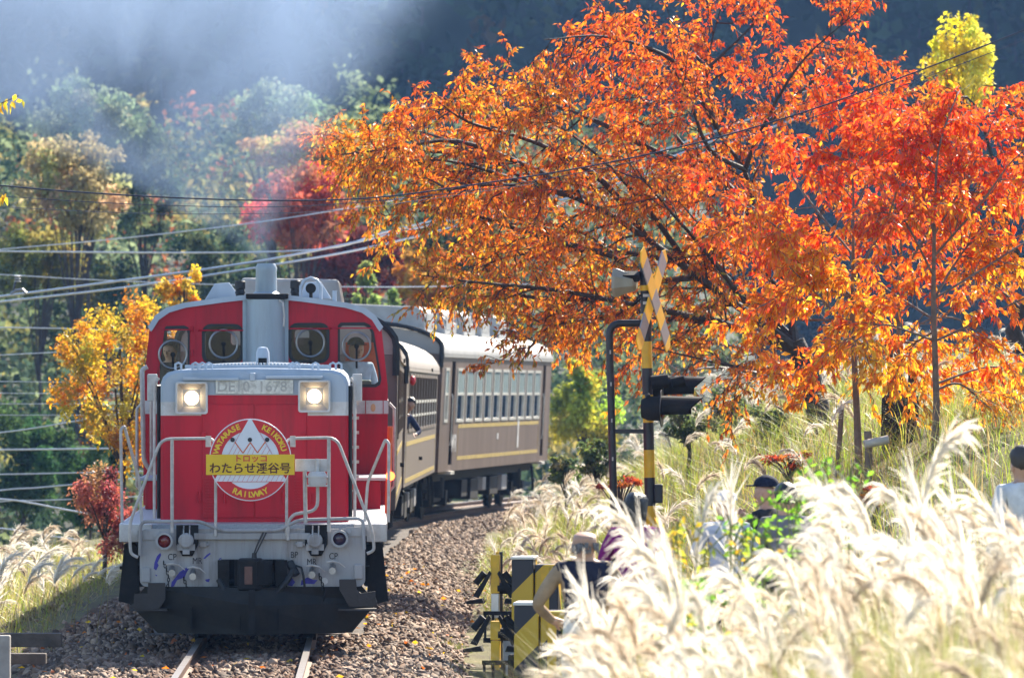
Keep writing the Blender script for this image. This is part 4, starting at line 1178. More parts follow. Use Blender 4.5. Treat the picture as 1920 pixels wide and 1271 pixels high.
person('person', 'dark-haired person in a purple jacket beside the signal frame', stand(1192, 925, 46.5, 1.62), R(-10), camarms, people_cols(purple, cloth('black_trousers', (.02, .02, .022))), ('long', hairm), 1.60)
black_j = cloth('black_jacket', (.025, .025, .03))
person('person', 'person in a navy cap and black jacket standing among the pampas plumes', stand(1438, 893, 48.5, 1.68), R(60), camarms, people_cols(black_j, shoe), ('cap', cloth('navy_cap', (.012, .014, .035))), 1.66)
person('person', 'person with brown-black hair and grey jacket beside the navy cap', stand(1474, 906, 48.0, 1.62), R(5), {}, people_cols(cloth('grey_jacket', (.18, .18, .2)), shoe), ('hair', hairm), 1.6)
person('person', 'short-haired man in white shirt cut off by the right edge of the view', stand(1918, 838, 46.0, 1.74), R(25), {}, people_cols(cloth('white_shirt', (.68, .68, .7)), navy), ('hair', pbr('hair_cropped', (.05, .04, .038), .6)), 1.72)
person('person', 'person in a pale blue-white jacket half hidden by plumes left of the navy cap', stand(1362, 925, 47.5, 1.5), R(15), camarms, people_cols(cloth('pale_jacket', (.55, .58, .66)), navy), ('cap', cloth('white_hat', (.6, .6, .64))), 1.5)
# crew inside the cab
mw = loco.matrix_basis
def inloco(x, y, z): return tuple(mw @ Vector((x, y, z)))
person('person', 'driver in pale blue shirt and dark cap at the right cab window', inloco(1.02, CY0 + .75, 1.42), math.pi + .5, {'wrL': (-.2, .28, 1.12), 'paL': (-.18, .36, 1.12), 'elL': (-.24, .05, 1.14)}, people_cols(cloth('pale_blue_shirt', (.55, .66, .78)), navy), ('cap', cloth('driver_cap', (.02, .02, .03))), 1.66)
person('person', 'crew member in dark jacket looking out of the left cab window', inloco(-1.10, CY0 + .8, 1.50), math.pi - .5, {}, people_cols(black_j, navy), ('hair', hairm), 1.56)
pb = cB.matrix_basis @ Vector((1.24, .9, 1.0))
person('person', 'passenger in dark blue jacket leaning out of the trolley coach window', tuple(pb - Vector((0, 0, .15))), R(200), {'skull0': (-.20, .10, 1.50), 'skull1': (-.23, .13, 1.57), 'skull2': (-.24, .12, 1.63), 'neck': (-.14, .04, 1.43), 'chest': (-.08, .02, 1.28), 'shL': (-.28, .0, 1.34), 'elL': (-.42, .08, 1.10), 'wrL': (-.30, .22, 1.05), 'paL': (-.26, .28, 1.05), 'shR': (.10, 0, 1.38), 'elR': (.16, .05, 1.12)}, people_cols(cloth('blue_jacket', (.03, .04, .09)), navy), ('hair', hairm), 1.6)

# ------------------------------------------------------------------ crossing signal
SY = 63.8
sb = at(1222, 1175, SY)
sig = thing('crossing_signal', 'yellow and black level crossing signal post with crossbuck and flashing lamps', 'signal', (sb.x, SY, float(gh(sb.x, SY)) - .02), (0, 0, 0))
sgx, sgz = sb.x, float(gh(sb.x, SY)) - .02
def SG(px, py):
    p = at(px, py, SY); return (p.x - sgx, p.z - sgz)
M['band_y'] = pbr('band_yellow', (.74, .42, .01), .45, var=.12, scale=8, dirt=(.4, .25, .05), damt=.25)
M['band_k'] = pbr('band_black', (.018, .016, .022), .45, var=.3)
M['crossgrey'] = pbr('crossbuck_grey', (.28, .27, .30), .5, var=.1)
M['crossyel'] = pbr('crossbuck_orange', (.88, .50, .008), .45, var=.08)
bands = [490, 535, 545, 588, 600, 640, 690, 740, 792, 843, 895, 948, 1000, 1060, 1120, 1180]
lean = SG(1210, 490)[0]
def polex(py): return SG(1209 + (py - 490) * .022, py)
cur = 1
for i in range(len(bands) - 1):
    a = polex(bands[i]); b = polex(bands[i + 1])
    MB().cyl((a[0], 0, a[1]), (b[0], 0, b[1]), .058, n=18).build('post_band', M['band_k'] if i % 2 == 0 else M['band_y'], sig, smooth=True)
# crossbuck: two boards turned towards the lane
cb = part_empty('crossbuck', sig, (*([SG(1225, 562)[0], -.10]), SG(1225, 562)[1]), (0, 0, R(70)))
for s in (-1, 1):
    bd = part_empty('board', cb, (0, -.02 * s, 0), (0, R(45 * s + (3 if s > 0 else -3)), 0))
    seg = [-.70, -.53, -.30, -.08, .14, .36, .58, .70] if s > 0 else [-.70, -.50, -.27, -.05, .17, .40, .62, .70]
    for i in range(len(seg) - 1):
        a, b = seg[i], seg[i + 1]
        pts = [(a, -.098), (b, -.098), (b + (.0 if i == len(seg) - 2 else 0), .098), (a, .098)]
        if i == 0: pts = [(a, -.02), (a + .08, -.098), (b, -.098), (b, .098), (a + .03, .098)]
        if i == len(seg) - 2: pts = [(a, -.098), (b - .03, -.098), (b, .03), (b - .08, .098), (a, .098)]
        MB().extr(pts, 'xz', -.006, .006).build('board_segment', M['crossyel'] if i % 2 == 0 else M['crossgrey'], bd)
MB().box(-.06, .10, .02, .10, -.05, -.02).box(-.06, .10, .02, .10, .03, .06).build('clamp', M['rail_white'], cb)
# loudspeaker box at the head of the post
sx, sz_ = SG(1170, 530)
sp = MB().lathe([(.165, -.13), (.165, -.10), (.13, -.02), (.10, .09), (.07, .12), (.0, .12)], (0, 0, 0), 'x', 8).build('loudspeaker', pbr('speaker_beige', (.30, .28, .22), .5, var=.12), sig, loc=(sx + .02, 0, sz_), rot=(R(22), 0, R(-12)))
MB().box(-.02, .16, -.07, .07, .03, .11).build('amplifier', M['dark'], sp, bevel=.01)
MB().tube([(sx + .14, -.05, sz_ - .10), (sx + .17, -.06, sz_ - .18), (sx + .10, -.05, sz_ - .24), (sx + .16, -.03, sz_ - .14), (sx + .24, 0, sz_ - .12)], .013, 6).build('cable', M['rubber'], sig, smooth=True)
# black guard frame
g1 = SG(1200, 606); g2 = SG(1142, 606); g3 = SG(1156, 1150)
MB().tube(bend([(g1[0] + .03, 0, g1[1]), (g2[0], 0, g2[1]), (g3[0], 0, g3[1])], .14, 6), .042, 10).build('guard_frame', M['band_k'], sig, smooth=True)
a = SG(1147, 808); b = SG(1222, 806)
MB().box(a[0], b[0], -.02, .02, a[1] - .025, a[1] + .022).build('guard_bar', M['band_k'], sig)
for py in (660, 720, 788, 860):
    a = SG(1144 + (py - 620) * .022, py); MB().box(a[0] - .012, a[0] + .004, -.046, -.042, a[1] - .02, a[1] + .02).build('reflector_tab', M['rail_white'], sig)
# flashing lamps facing the lane
for px, py, yo_, tone in ((1228, 765, -.32, 0), (1236, 728, .22, 1)):
    lx, lz = SG(px, py)
    fl = part_empty('flashing_lamp', sig, (lx, yo_, lz), (0, 0, R(-8)))
    MB().lathe([(.0, -.16), (.10, -.15), (.13, -.08), (.135, .06), (.0, .06)], (0, 0, 0), 'x', 18).build('lamp_body', M['dark'], fl, smooth=True)
    MB().plate(circ(0, 0, .20, 28), [circ(0, 0, .12, 20)], 'yz', .06, .07).build('back_plate', M['band_k'], fl)
    MB().lathe([(.115, .062), (.115, .08), (.08, .10), (0, .108)], (0, 0, 0), 'x', 18).build('lens', M['lens_red'], fl, smooth=True)
    hv = MB()
    arc = [R(q) for q in range(-30, 211, 15)]
    for q in range(len(arc) - 1):
        c0, s0, c1, s1 = math.cos(arc[q]), math.sin(arc[q]), math.cos(arc[q + 1]), math.sin(arc[q + 1])
        Lq = lambda s_: .30 + .14 * max(0, s_)
        hv.add([(.07, .135 * c0, .135 * s0), (.07, .135 * c1, .135 * s1), (.07 + Lq(s1), .13 * c1, .125 * s1), (.07 + Lq(s0), .13 * c0, .125 * s0),
                (.07, .129 * c0, .129 * s0), (.07, .129 * c1, .129 * s1), (.07 + Lq(s1), .124 * c1, .119 * s1), (.07 + Lq(s0), .124 * c0, .119 * s0)],
               [(0, 1, 2, 3), (4, 7, 6, 5), (3, 2, 6, 7), (0, 4, 5, 1)])
    hv.build('visor', M['dark'], fl, smooth=True)
a = SG(1214, 745)
MB().tube([(a[0], -.36, a[1]), (a[0], .36, a[1] + .05)], .03, 8).build('lamp_arm', M['dark'], sig)
MB().cyl((a[0] + .04, -.12, a[1] + .16), (a[0] + .22, -.12, a[1] + .18), .075, n=14).cyl((a[0] + .26, .05, a[1] + .15), (a[0] + .40, .05, a[1] + .18), .06, n=14).build('relay_can', M['dark'], sig, smooth=True)
a = SG(1232, 925); MB().box(a[0] - .03, a[0] + .06, -.06, .06, a[1] - .10, a[1] + .10).build('junction_box', M['band_k'], sig, bevel=.01)

# ------------------------------------------------------------------ barrier machines
def stripemat():
    m, n, L, o = newmat('barrier_stripes')
    b = n.new('ShaderNodeBsdfPrincipled'); b.inputs['Roughness'].default_value = .45
    t = n.new('ShaderNodeTexCoord'); sx_ = n.new('ShaderNodeSeparateXYZ'); L.new(t.outputs['Object'], sx_.inputs[0])
    a = n.new('ShaderNodeMath'); a.operation = 'SUBTRACT'; L.new(sx_.outputs[0], a.inputs[0]); L.new(sx_.outputs[2], a.inputs[1])
    a1 = n.new('ShaderNodeMath'); a1.operation = 'SUBTRACT'; L.new(a.outputs[0], a1.inputs[0]); L.new(sx_.outputs[1], a1.inputs[1])
    f = n.new('ShaderNodeMath'); f.operation = 'MULTIPLY_ADD'; f.inputs[1].default_value = 1.55; f.inputs[2].default_value = .44; L.new(a1.outputs[0], f.inputs[0])
    fr = n.new('ShaderNodeMath'); fr.operation = 'FRACT'; L.new(f.outputs[0], fr.inputs[0])
    g = n.new('ShaderNodeMath'); g.operation = 'GREATER_THAN'; g.inputs[1].default_value = .47; L.new(fr.outputs[0], g.inputs[0])
    mx = n.new('ShaderNodeMix'); mx.data_type = 'RGBA'; mx.inputs[6].default_value = (.62, .38, .02, 1); mx.inputs[7].default_value = (.018, .017, .026, 1)
    L.new(g.outputs[0], mx.inputs[0]); L.new(mx.outputs[2], b.inputs['Base Color']); L.new(b.outputs[0], o.inputs[0])
    return m
M['barrier'] = stripemat()
def barrier(label, px, py_top, Y, hgt, wid, flip):
    p = at(px, py_top, Y); g0 = p.z - hgt
    br = thing('barrier_machine', label, 'barrier', (p.x, Y, g0), (0, 0, R(-6)), 'crossing barrier machines')
    MB().box(0, .22, -.2, .2, .12, hgt - .03).build('front_case', M['barrier'], br, bevel=.01)
    MB().box(-.01, .235, -.21, .21, hgt - .03, hgt).build('front_lid', M['frame'], br, bevel=.008)
    MB().box(.235, wid, -.17, .17, .10, hgt - .08).build('main_case', M['barrier'], br, bevel=.012)
    MB().box(.30, .38, -.185, -.172, .14, hgt - .10).build('door_hinge_strip', M['band_y'], br)
    MB().box(.40, .47, -.184, -.172, hgt - .28, hgt - .24).build('latch', M['dark'], br)
    MB().box(-.08, wid + .05, -.28, .28, -.35, .06).build('plinth', M['concrete'], br, bevel=.01)
    MB().extr([(-.06, .06), (.16, .06), (.10, .16), (.02, .30), (-.06, .30)], 'xz', -.14, .14).build('foot', M['dark'], br)
    # boom pivot, bracket frame and counterweight on the track side
    pv = hgt * .62
    MB().cyl((-.16, -.0, pv), (.0, 0, pv), .06, n=14).build('pivot', M['dark'], br, smooth=True)
    MB().box(-.23, -.14, -.05, .05, pv - .05, pv + .34 * flip + .0 if flip > 0 else pv + .12).build('boom_stub', M['band_y'], br, bevel=.006)
    MB().box(-.225, -.145, -.052, .052, pv - .30, pv - .055).build('boom_root', M['band_y'] if flip < 0 else M['frame'], br, bevel=.006)
    f = MB()
    for dx in (-.28, -.20, -.10):
        f.box(dx - .012, dx + .012, -.10, -.08, pv - .52, pv - .25)
    f.build('bracket_upright', M['dark'], br)
    MB().box(-.30, -.06, -.10, -.08, pv - .55, pv - .50).build('bracket_foot', M['dark'], br)
    MB().box(-.30, -.06, -.10, -.08, pv - .27, pv - .23).build('bracket_head', M['dark'], br)
    for q in (-1, 1):
        MB().extr([(-.19 + q * .03, pv + .15), (-.19 + q * .05, pv + .18), (-.19 + q * .22, pv - .08), (-.19 + q * .16, pv - .10)], 'xz', -.08, -.05).build('spring_arm', M['dark'], br)
        MB().cyl((-.19 + q * .10, -.07, pv + .16), (-.19 + q * .19, -.07, pv + .05), .035, n=10).build('damper', M['dark'], br, smooth=True)
        MB().extr([(-.19 + q * .12, pv - .10), (-.19 + q * .28, pv - .13), (-.19 + q * .28, pv - .16), (-.19 + q * .10, pv - .15)], 'xz', -.12, .02).build('wing_plate', M['dark'], br)
    return br
barrier('black and yellow barrier machine farther from the camera, its lid pale', 963, 1042, 60.5, .86, .47, 1)
barrier('nearer black and yellow barrier machine at the bottom edge of the view', 968, 1127, 53.6, .78, .50, -1)
p = at(936, 1034, 61); q = float(gh(p.x, 61))
pm = thing('marker_post', 'short yellow and black marker post left of the barrier boxes', 'post', (p.x, 61, q - .05))
MB().box(-.035, .0, -.035, .035, 0, p.z - q + .05).build('yellow_face', M['band_y'], pm)
MB().box(.001, .036, -.035, .035, 0, p.z - q + .05).build('black_face', M['band_k'], pm)
# old post and timbers at the lower left
p = at(9, 1190, 56.5); q = float(gh(p.x, 56.5))
po = MB().box(p.x - .09, p.x + .055, 56.4, 56.55, q - .3, p.z).build('concrete_post', M['concrete'], None, bevel=.012)
tag(po, 'weathered grey concrete post at the lower left edge', 'post')
for px0, px1, pya, pyb, Y, lb in ((-60, 116, 1186, 1208, 58.6, 'long dark timber plank lying behind the concrete post'), (-60, 87, 1224, 1240, 56.9, 'shorter dark timber plank lying beside the concrete post')):
    a = at(px0, pya, Y); b = at(px1, pyb, Y)
    tb = MB().box(a.x, b.x, Y - .08, Y + .08, b.z - .02, a.z).build('timber_plank', M['sleeper'], None, bevel=.008)
    tag(tb, lb, 'plank')

# ------------------------------------------------------------------ foliage tools
def nrm(v): return v / np.maximum(np.linalg.norm(v, axis=-1, keepdims=True), 1e-9)

def leaf_arrays(P, D, L, W, col, droop=.12):
    n = len(P)
    D = nrm(D); rv = rng.normal(size=(n, 3))
    side = nrm(np.cross(D, rv)); nn = np.cross(side, D)
    L = np.broadcast_to(np.asarray(L, float), (n,))[:, None]; W = np.broadcast_to(np.asarray(W, float), (n,))[:, None]
    v0 = P; v1 = P + D * .45 * L + side * W * .5 + nn * .14 * W; v2 = P + D * .45 * L - side * W * .5 + nn * .14 * W
    vm = P + D * .5 * L - nn * .04 * L; vt = P + D * L - np.array([0, 0, 1.]) * droop * L
    V = np.stack([v0, v1, vt, vm, v2], 1).reshape(-1, 3)
    i = (np.arange(n) * 5)[:, None]
    F = np.concatenate([i + np.array([[0, 1, 2, 3]]), i + np.array([[0, 3, 2, 4]])], 1).reshape(-1, 4)
    return V, F, np.repeat(col, 5, 0)

def pick(pal, n, wts=None):
    pal = np.asarray(pal, float)
    c = pal[rng.choice(len(pal), n, p=None if wts is None else np.asarray(wts) / np.sum(wts))]
    return np.clip(c * rng.uniform(.75, 1.25, (n, 1)) * rng.uniform(.9, 1.1, (n, 3)), 0, .95)

def merge(parts):
    V = []; F = []; Cc = []; b = 0
    for v, f, c in parts:
        V.append(v); F.append(f + b); Cc.append(c); b += len(v)
    return np.concatenate(V), np.concatenate(F), np.concatenate(Cc)

def interp_poly(P, t):
    P = np.asarray(P, float)
    d = np.concatenate([[0], np.cumsum(np.linalg.norm(np.diff(P, axis=0), axis=1))]); x = t * d[-1]
    pos = np.stack([np.interp(x, d, P[:, k]) for k in range(3)], -1)
    e = .02 * d[-1]
    tan = np.stack([np.interp(np.minimum(x + e, d[-1]), d, P[:, k]) - np.interp(np.maximum(x - e, 0), d, P[:, k]) for k in range(3)], -1)
    return pos, nrm(tan)

def smooth_poly(P, m=4):
    """Catmull-Rom through the points"""
    P = [np.asarray(p, float) for p in P]; Q = [2 * P[0] - P[1]] + P + [2 * P[-1] - P[-2]]; out = []
    for i in range(1, len(Q) - 2):
        for k in range(m):
            t = k / m
            out.append(.5 * (2 * Q[i] + (Q[i + 1] - Q[i - 1]) * t + (2 * Q[i - 1] - 5 * Q[i] + 4 * Q[i + 1] - Q[i + 2]) * t * t + (3 * Q[i] - Q[i - 1] - 3 * Q[i + 1] + Q[i + 2]) * t ** 3))
    out.append(P[-1]); return np.array(out)

def sprout(P, n, l0, l1, t0=.2, sp=(35, 75), up=.1, droop=.15, seg=4, flat=1.0):
    out = []
    ts = np.sort(rng.uniform(t0, 1, n)); pos, tan = interp_poly(P, ts)
    for i in range(n):
        r_ = rng.normal(size=3); r_[2] *= flat
        pr = r_ - tan[i] * r_.dot(tan[i]); pr /= np.linalg.norm(pr)
        a = R(rng.uniform(*sp)); d = tan[i] * math.cos(a) + pr * math.sin(a); d[2] += up; d /= np.linalg.norm(d)
        L_ = (l0 + (l1 - l0) * ts[i]) * rng.uniform(.7, 1.25)
        s = np.linspace(0, 1, seg + 1)[:, None]
        q = pos[i] + d * L_ * s; q[:, 2] -= droop * L_ * s[:, 0] ** 2
        q[1:] += rng.normal(size=(seg, 3)) * L_ * .03
        out.append(q)
    return out

def tree(name, label, cat, base, trunk, trunk_r, mains, sec, ter, leaf, colf, bark, group=None, skip_leaf=0., sec_n=10, ter_n=5, lpt=16, up=.1, tw_r=.005):
    """trunk: points; mains: polylines; every limb is a tapered tube, the leaves hang from the twigs"""
    t = thing(name, label, cat, tuple(base), (0, 0, 0), group)
    b = np.array(base, float)
    tr = MB().tube([Vector(p - b) for p in trunk], list(np.linspace(trunk_r[0], trunk_r[1], len(trunk))), 12)
    tr.build('trunk', bark, t, smooth=True)
    wood = MB(); Ps = []; Ds = []
    for m in mains:
        m = smooth_poly(m)
        L_ = np.linalg.norm(np.diff(m, axis=0), axis=1).sum()
        r0 = min(trunk_r[1] * .85, .010 * L_ + .010)
        wood.tube([Vector(p - b) for p in m], list(np.linspace(r0, .006, len(m))), 7)
        for q in sprout(m, max(4, int(sec_n * L_ / 3)), sec[0], sec[1], .15, up=up, flat=.8):
            wood.tube([Vector(p - b) for p in q], list(np.linspace(max(.006, r0 * .22), .004, len(q))), 4, caps=False)
            for z_ in sprout(q, ter_n, ter[0], ter[1], .1, sp=(25, 70), up=.05, droop=.2, seg=3) + [q[1:]]:
                wood.tube([Vector(p - b) for p in z_], [tw_r] * (len(z_) - 1) + [tw_r * .5], 3, caps=False)
                if rng.random() < skip_leaf: continue
                pos, tan = interp_poly(z_, np.sort(rng.uniform(.05, 1, lpt)))
                Ps.append(pos); Ds.append(tan)
        pos, tan = interp_poly(m, rng.uniform(.7, 1, lpt)); Ps.append(pos); Ds.append(tan)
    wood.build('branches', bark, t, smooth=True)
    P = np.concatenate(Ps); D = np.concatenate(Ds); n = len(P)
    D = D * .5 + np.array([0, 0, -.55]) + rng.normal(size=(n, 3)) * .45
    L_ = leaf[0] * rng.uniform(.55, 1.25, n)
    V, F, cc = leaf_arrays(P - b + rng.normal(size=(n, 3)) * .012, D, L_, L_ * leaf[1], colf(P))
    cr = link('crown', npmesh('crown', V, F, M['leaf'], cc), t); cr['kind'] = 'stuff'
    return t, n

def PXP(pts, Y, dY=0):
    k = len(pts) - 1
    return [np.array(at(a, b, Y + dY * i / max(k, 1))) for i, (a, b) in enumerate(pts)]

# ------------------------------------------------------------------ the big cherry over the coaches
CYr = 78.0
red = (.80, .09, .015); orange = (.86, .25, .015); amber = (.86, .42, .02); olive = (.36, .31, .03); rust = (.50, .12, .015); gold = (.88, .60, .03)
def cherry_col(P):
    n = len(P)
    px = 960 + F_PX * P[:, 0] / P[:, 1]; py = HOR - F_PX * (P[:, 2] - CAM_Z) / P[:, 1]
    hgt = np.clip((520 - py) / 480, 0, 1)              # redder towards the top of the tree
    pn = np.sin(P[:, 0] * 2.3 + P[:, 2] * 1.7) * .5 + np.sin(P[:, 1] * 1.9 - P[:, 2] * 2.3) * .5
    x = hgt * .85 + np.clip((px - 950) / 1100, -.2, .45) + .35 * pn + rng.normal(size=n) * .3
    c = np.where(x[:, None] > .75, pick([red, (.84, .16, .015), orange], n), np.where(x[:, None] > .15, pick([orange, orange, amber, rust, (.86, .20, .015)], n), pick([amber, rust, olive, orange, (.46, .34, .03), (.6, .2, .02)], n)))
    return c
tb_ = at(1545, 865, CYr); tb_.z = float(gh(tb_.x, tb_.y)) - .1
trunk = [np.array(tb_)] + PXP([(1540, 800), (1525, 720), (1490, 640)], CYr)
mains = []
def mb_(pts, dY): mains.append(PXP(pts, CYr, dY))
mb_([(1500, 660), (1420, 600), (1310, 520), (1215, 450), (1120, 390), (1010, 352), (880, 350), (740, 385)], -2)
mb_([(1490, 640), (1400, 560), (1260, 490), (1100, 470), (960, 480), (860, 520)], 2)
mb_([(1490, 640), (1470, 520), (1420, 400), (1396, 320), (1345, 240), (1325, 130), (1350, 20)], 1)
mb_([(1396, 320), (1425, 250), (1500, 120), (1610, 20)], -1)
mb_([(1440, 460), (1360, 345), (1230, 285), (1100, 220), (960, 180), (820, 165)], 2.5)
mb_([(1345, 240), (1270, 120), (1140, 70), (1020, 75)], -1.5)
mb_([(1215, 450), (1130, 340), (1010, 270), (880, 230), (820, 190)], -2.5)
mb_([(1120, 390), (960, 300), (800, 285), (630, 290)], 1)
mb_([(1010, 352), (860, 305), (740, 300)], -1)
mb_([(1490, 660), (1370, 610), (1230, 580), (1050, 545), (900, 530), (780, 515)], -1)
mb_([(1460, 640), (1330, 600), (1150, 600), (1050, 585), (1000, 640)], 1.5)
mb_([(1230, 580), (1090, 600), (1020, 620), (970, 690)], -1)
mb_([(1420, 400), (1330, 330), (1220, 200), (1120, 120)], 1.5)
mb_([(1325, 130), (1260, 60), (1160, 30)], 1)
mb_([(1325, 130), (1400, 60), (1440, 10)], .5)
mb_([(1425, 250), (1480, 190), (1560, 130), (1640, 110)], 1.5)
mb_([(1470, 520), (1540, 400), (1600, 280), (1680, 200)], 2)
mb_([(1310, 520), (1200, 520), (1080, 430), (900, 420)], 2)
mb_([(1300, 510), (1220, 400), (1130, 300), (1000, 200)], -2)
mb_([(1420, 600), (1330, 480), (1260, 400), (1200, 330)], -2.5)
mb_([(1060, 365), (930, 330), (800, 330), (690, 400)], 1.5)
mb_([(1010, 320), (860, 265), (730, 280), (620, 292)], -1)
mb_([(1150, 480), (1000, 440), (850, 395), (720, 405)], 1)
mb_([(1000, 345), (900, 290), (800, 250), (760, 250)], 0)
mb_([(1180, 560), (1020, 560), (900, 540), (830, 540)], 1)
mb_([(1490, 690), (1400, 690), (1300, 670), (1220, 650)], -1.5)
mb_([(1400, 320), (1330, 280), (1290, 180), (1250, 110)], -2)
mb_([(1480, 560), (1400, 480), (1330, 440), (1250, 350)], -1)
_, nl = tree('cherry_tree', 'big cherry tree with orange-red leaves spreading over the brown coach', 'tree', tb_, trunk, (.19, .13), mains, (1.2, .6), (.42, .24), (.084, .40), cherry_col, M['bark'], sec_n=16, ter_n=7, lpt=14)
print('cherry leaves', nl)
# bare low limbs and twigs of the same wood, a separate half-bare tree behind it
tb2 = at(1590, 870, 86); tb2.z = float(gh(tb2.x, tb2.y)) - .1
mains = [PXP([(1575, 760), (1500, 740), (1420, 700), (1320, 690), (1240, 720)], 86, -2), PXP([(1575, 760), (1480, 690), (1380, 650), (1280, 640)], 86, 2), PXP([(1570, 740), (1500, 660), (1420, 620)], 86, 1), PXP([(1575, 780), (1490, 780), (1420, 740), (1350, 740)], 86, -1)]
tree('half_bare_tree', 'dark half-bare tree with tangled grey twigs low behind the signal', 'tree', tb2, [np.array(tb2)] + PXP([(1585, 800), (1570, 740)], 86), (.16, .10), mains, (.9, .6), (.5, .3), (.10, .42), lambda P: pick([rust, orange, amber], len(P)), M['twig'], skip_leaf=.75, sec_n=12, ter_n=6, lpt=8, tw_r=.004)

# ------------------------------------------------------------------ young orange trees in front
def young_col(P):
    n = len(P); py = HOR - F_PX * (P[:, 2] - CAM_Z) / P[:, 1]
    pn = np.sin(P[:, 0] * 2.9 + P[:, 2] * 2.1) * .5 + np.sin(P[:, 1] * 2.2 + P[:, 2] * 3.1) * .5
    x = np.clip((700 - py) / 450, -.2, 1.1) + .38 * pn + rng.normal(size=n) * .25
    return np.where(x[:, None] > .62, pick([(.86, .07, .02), (.88, .14, .015), (.86, .20, .015)], n), np.where(x[:, None] > .1, pick([(.88, .24, .015), (.90, .38, .02), (.88, .16, .015)], n), pick([(.90, .46, .02), (.90, .58, .04), (.88, .32, .015)], n)))
def young(label, Y, base_px, trunk_px, mains_px, n_sec=15):
    p = at(*base_px, Y); p.z = float(gh(p.x, p.y)) - .08
    ms = [PXP(m, Y, d) for m, d in mains_px]
    return tree('young_tree', label, 'tree', p, [np.array(p)] + PXP(trunk_px, Y), (.045, .017), ms, (.78, .45), (.34, .2), (.09, .46), young_col, M['bark_pale'], 'young orange trees on the right bank', sec_n=n_sec + 4, ter_n=6, lpt=14, tw_r=.004)
young('slim young tree with red-orange leaves just right of the dark cherry trunk', 63.0, (1612, 905), [(1606, 760), (1598, 600), (1600, 450)],
      [([(1600, 450), (1598, 330), (1575, 220), (1560, 190)], .6), ([(1599, 560), (1510, 470), (1420, 400), (1360, 370)], -.8), ([(1600, 600), (1510, 600), (1450, 600), (1410, 650)], .5), ([(1600, 480), (1520, 380), (1470, 310), (1440, 270)], 1.0),
       ([(1600, 520), (1660, 420), (1690, 320), (1700, 240)], -.6), ([(1600, 640), (1560, 680), (1500, 690), (1480, 720)], -.7), ([(1603, 650), (1640, 640), (1680, 660), (1700, 690)], .6), ([(1600, 400), (1640, 300), (1650, 210)], .9), ([(1600, 560), (1500, 520), (1400, 480), (1350, 460)], 1.0), ([(1601, 620), (1540, 560), (1480, 500)], -1.1)])
young('slim young tree with bright orange leaves rightmost on the bank', 62.0, (1752, 895), [(1756, 760), (1750, 560), (1752, 400)],
      [([(1752, 400), (1760, 280), (1790, 190), (1800, 170)], .5), ([(1752, 480), (1840, 380), (1900, 300), (1960, 260)], -.7), ([(1752, 560), (1850, 500), (1930, 450), (1980, 430)], .8), ([(1752, 640), (1840, 600), (1920, 560), (1970, 560)], -.5),
       ([(1752, 520), (1700, 420), (1650, 350)], -1.0), ([(1752, 600), (1690, 560), (1630, 520)], .9), ([(1754, 640), (1700, 620), (1650, 610), (1590, 650)], -.6), ([(1756, 730), (1800, 720), (1850, 760), (1880, 780)], .4), ([(1754, 720), (1840, 690), (1900, 690)], .6), ([(1752, 440), (1820, 320), (1860, 230)], 1.0), ([(1752, 440), (1720, 330), (1700, 250), (1690, 200)], 1.1), ([(1754, 620), (1720, 640), (1690, 660)], .7), ([(1752, 560), (1800, 480), (1880, 380), (1940, 340)], 1.2)])
young('young tree with amber leaves between the two others, behind its net wrapped trunk', 66.0, (1690, 893), [(1688, 760), (1685, 600), (1690, 450)],
      [([(1690, 450), (1700, 330), (1690, 230)], .6), ([(1688, 520), (1620, 430), (1560, 350), (1520, 260)], .8), ([(1687, 600), (1600, 560), (1540, 540)], -.6), ([(1686, 640), (1740, 600), (1800, 600), (1840, 650)], .7), ([(1688, 560), (1760, 480), (1830, 430)], 1.1), ([(1686, 640), (1640, 650), (1580, 690)], .5), ([(1686, 640), (1720, 650), (1760, 690)], -.4), ([(1688, 520), (1760, 400), (1800, 300)], -.8)], 13)
# second cherry cut by the right edge
tb3 = at(1935, 760, 84); tb3.z = float(gh(tb3.x, tb3.y)) - .1
mains = [PXP(m, 84, d) for m, d in (([(1935, 560), (1900, 480), (1840, 320), (1800, 280)], 1), ([(1935, 560), (1890, 420), (1830, 200), (1760, 190)], -1), ([(1935, 500), (1950, 330), (1900, 180), (1840, 160)], 1.5), ([(1940, 560), (2000, 380), (1990, 220)], -1), ([(1935, 600), (1870, 540), (1800, 500)], 1), ([(1938, 450), (1960, 250), (1930, 140)], 2))]
tree('cherry_tree', 'second dark-limbed cherry tree cut off by the right edge of the view', 'tree', tb3, [np.array(tb3)] + PXP([(1925, 680), (1900, 620), (1935, 560)], 84), (.17, .10), mains, (1.0, .5), (.4, .25), (.11, .42), lambda P: pick([(.7, .08, .02), orange, rust, amber], len(P)), M['bark'], sec_n=11, ter_n=5, lpt=11, skip_leaf=.15)

# stakes and the net wrapped stem
def stake(px, y0, y1, Y, r, lb, dx=0):
    a = at(px, y0, Y); b = at(px + dx, y1, Y)
    g = float(gh(b.x, Y))
    o = MB().tube([(a.x, Y, a.z), ((a.x + b.x) / 2 + .01, Y, (a.z + b.z) / 2), (b.x, Y, min(b.z, g - .05))], [r * .95, r, r], 10).build('support_stake', M['bark_pale'], None, smooth=True)
    tag(o, lb, 'stake')
stake(1627, 808, 905, 61.5, .042, 'short round stake with a cross log right of the slim young tree')
stake(1578, 762, 880, 65, .03, 'thin leaning stake beside the dark cherry trunk', -10)
stake(1717, 790, 890, 64, .028, 'thin leaning stake right of the net wrapped trunk', 18)
a = at(1640, 829, 61.4)
lg = MB().tube([(a.x - .11, 61.33, a.z - .02), (a.x + .14, 61.36, a.z + .03)], .045, 12).build('cross_log', pbr('pale_log', (.5, .44, .38), .7, var=.2), None, smooth=True)
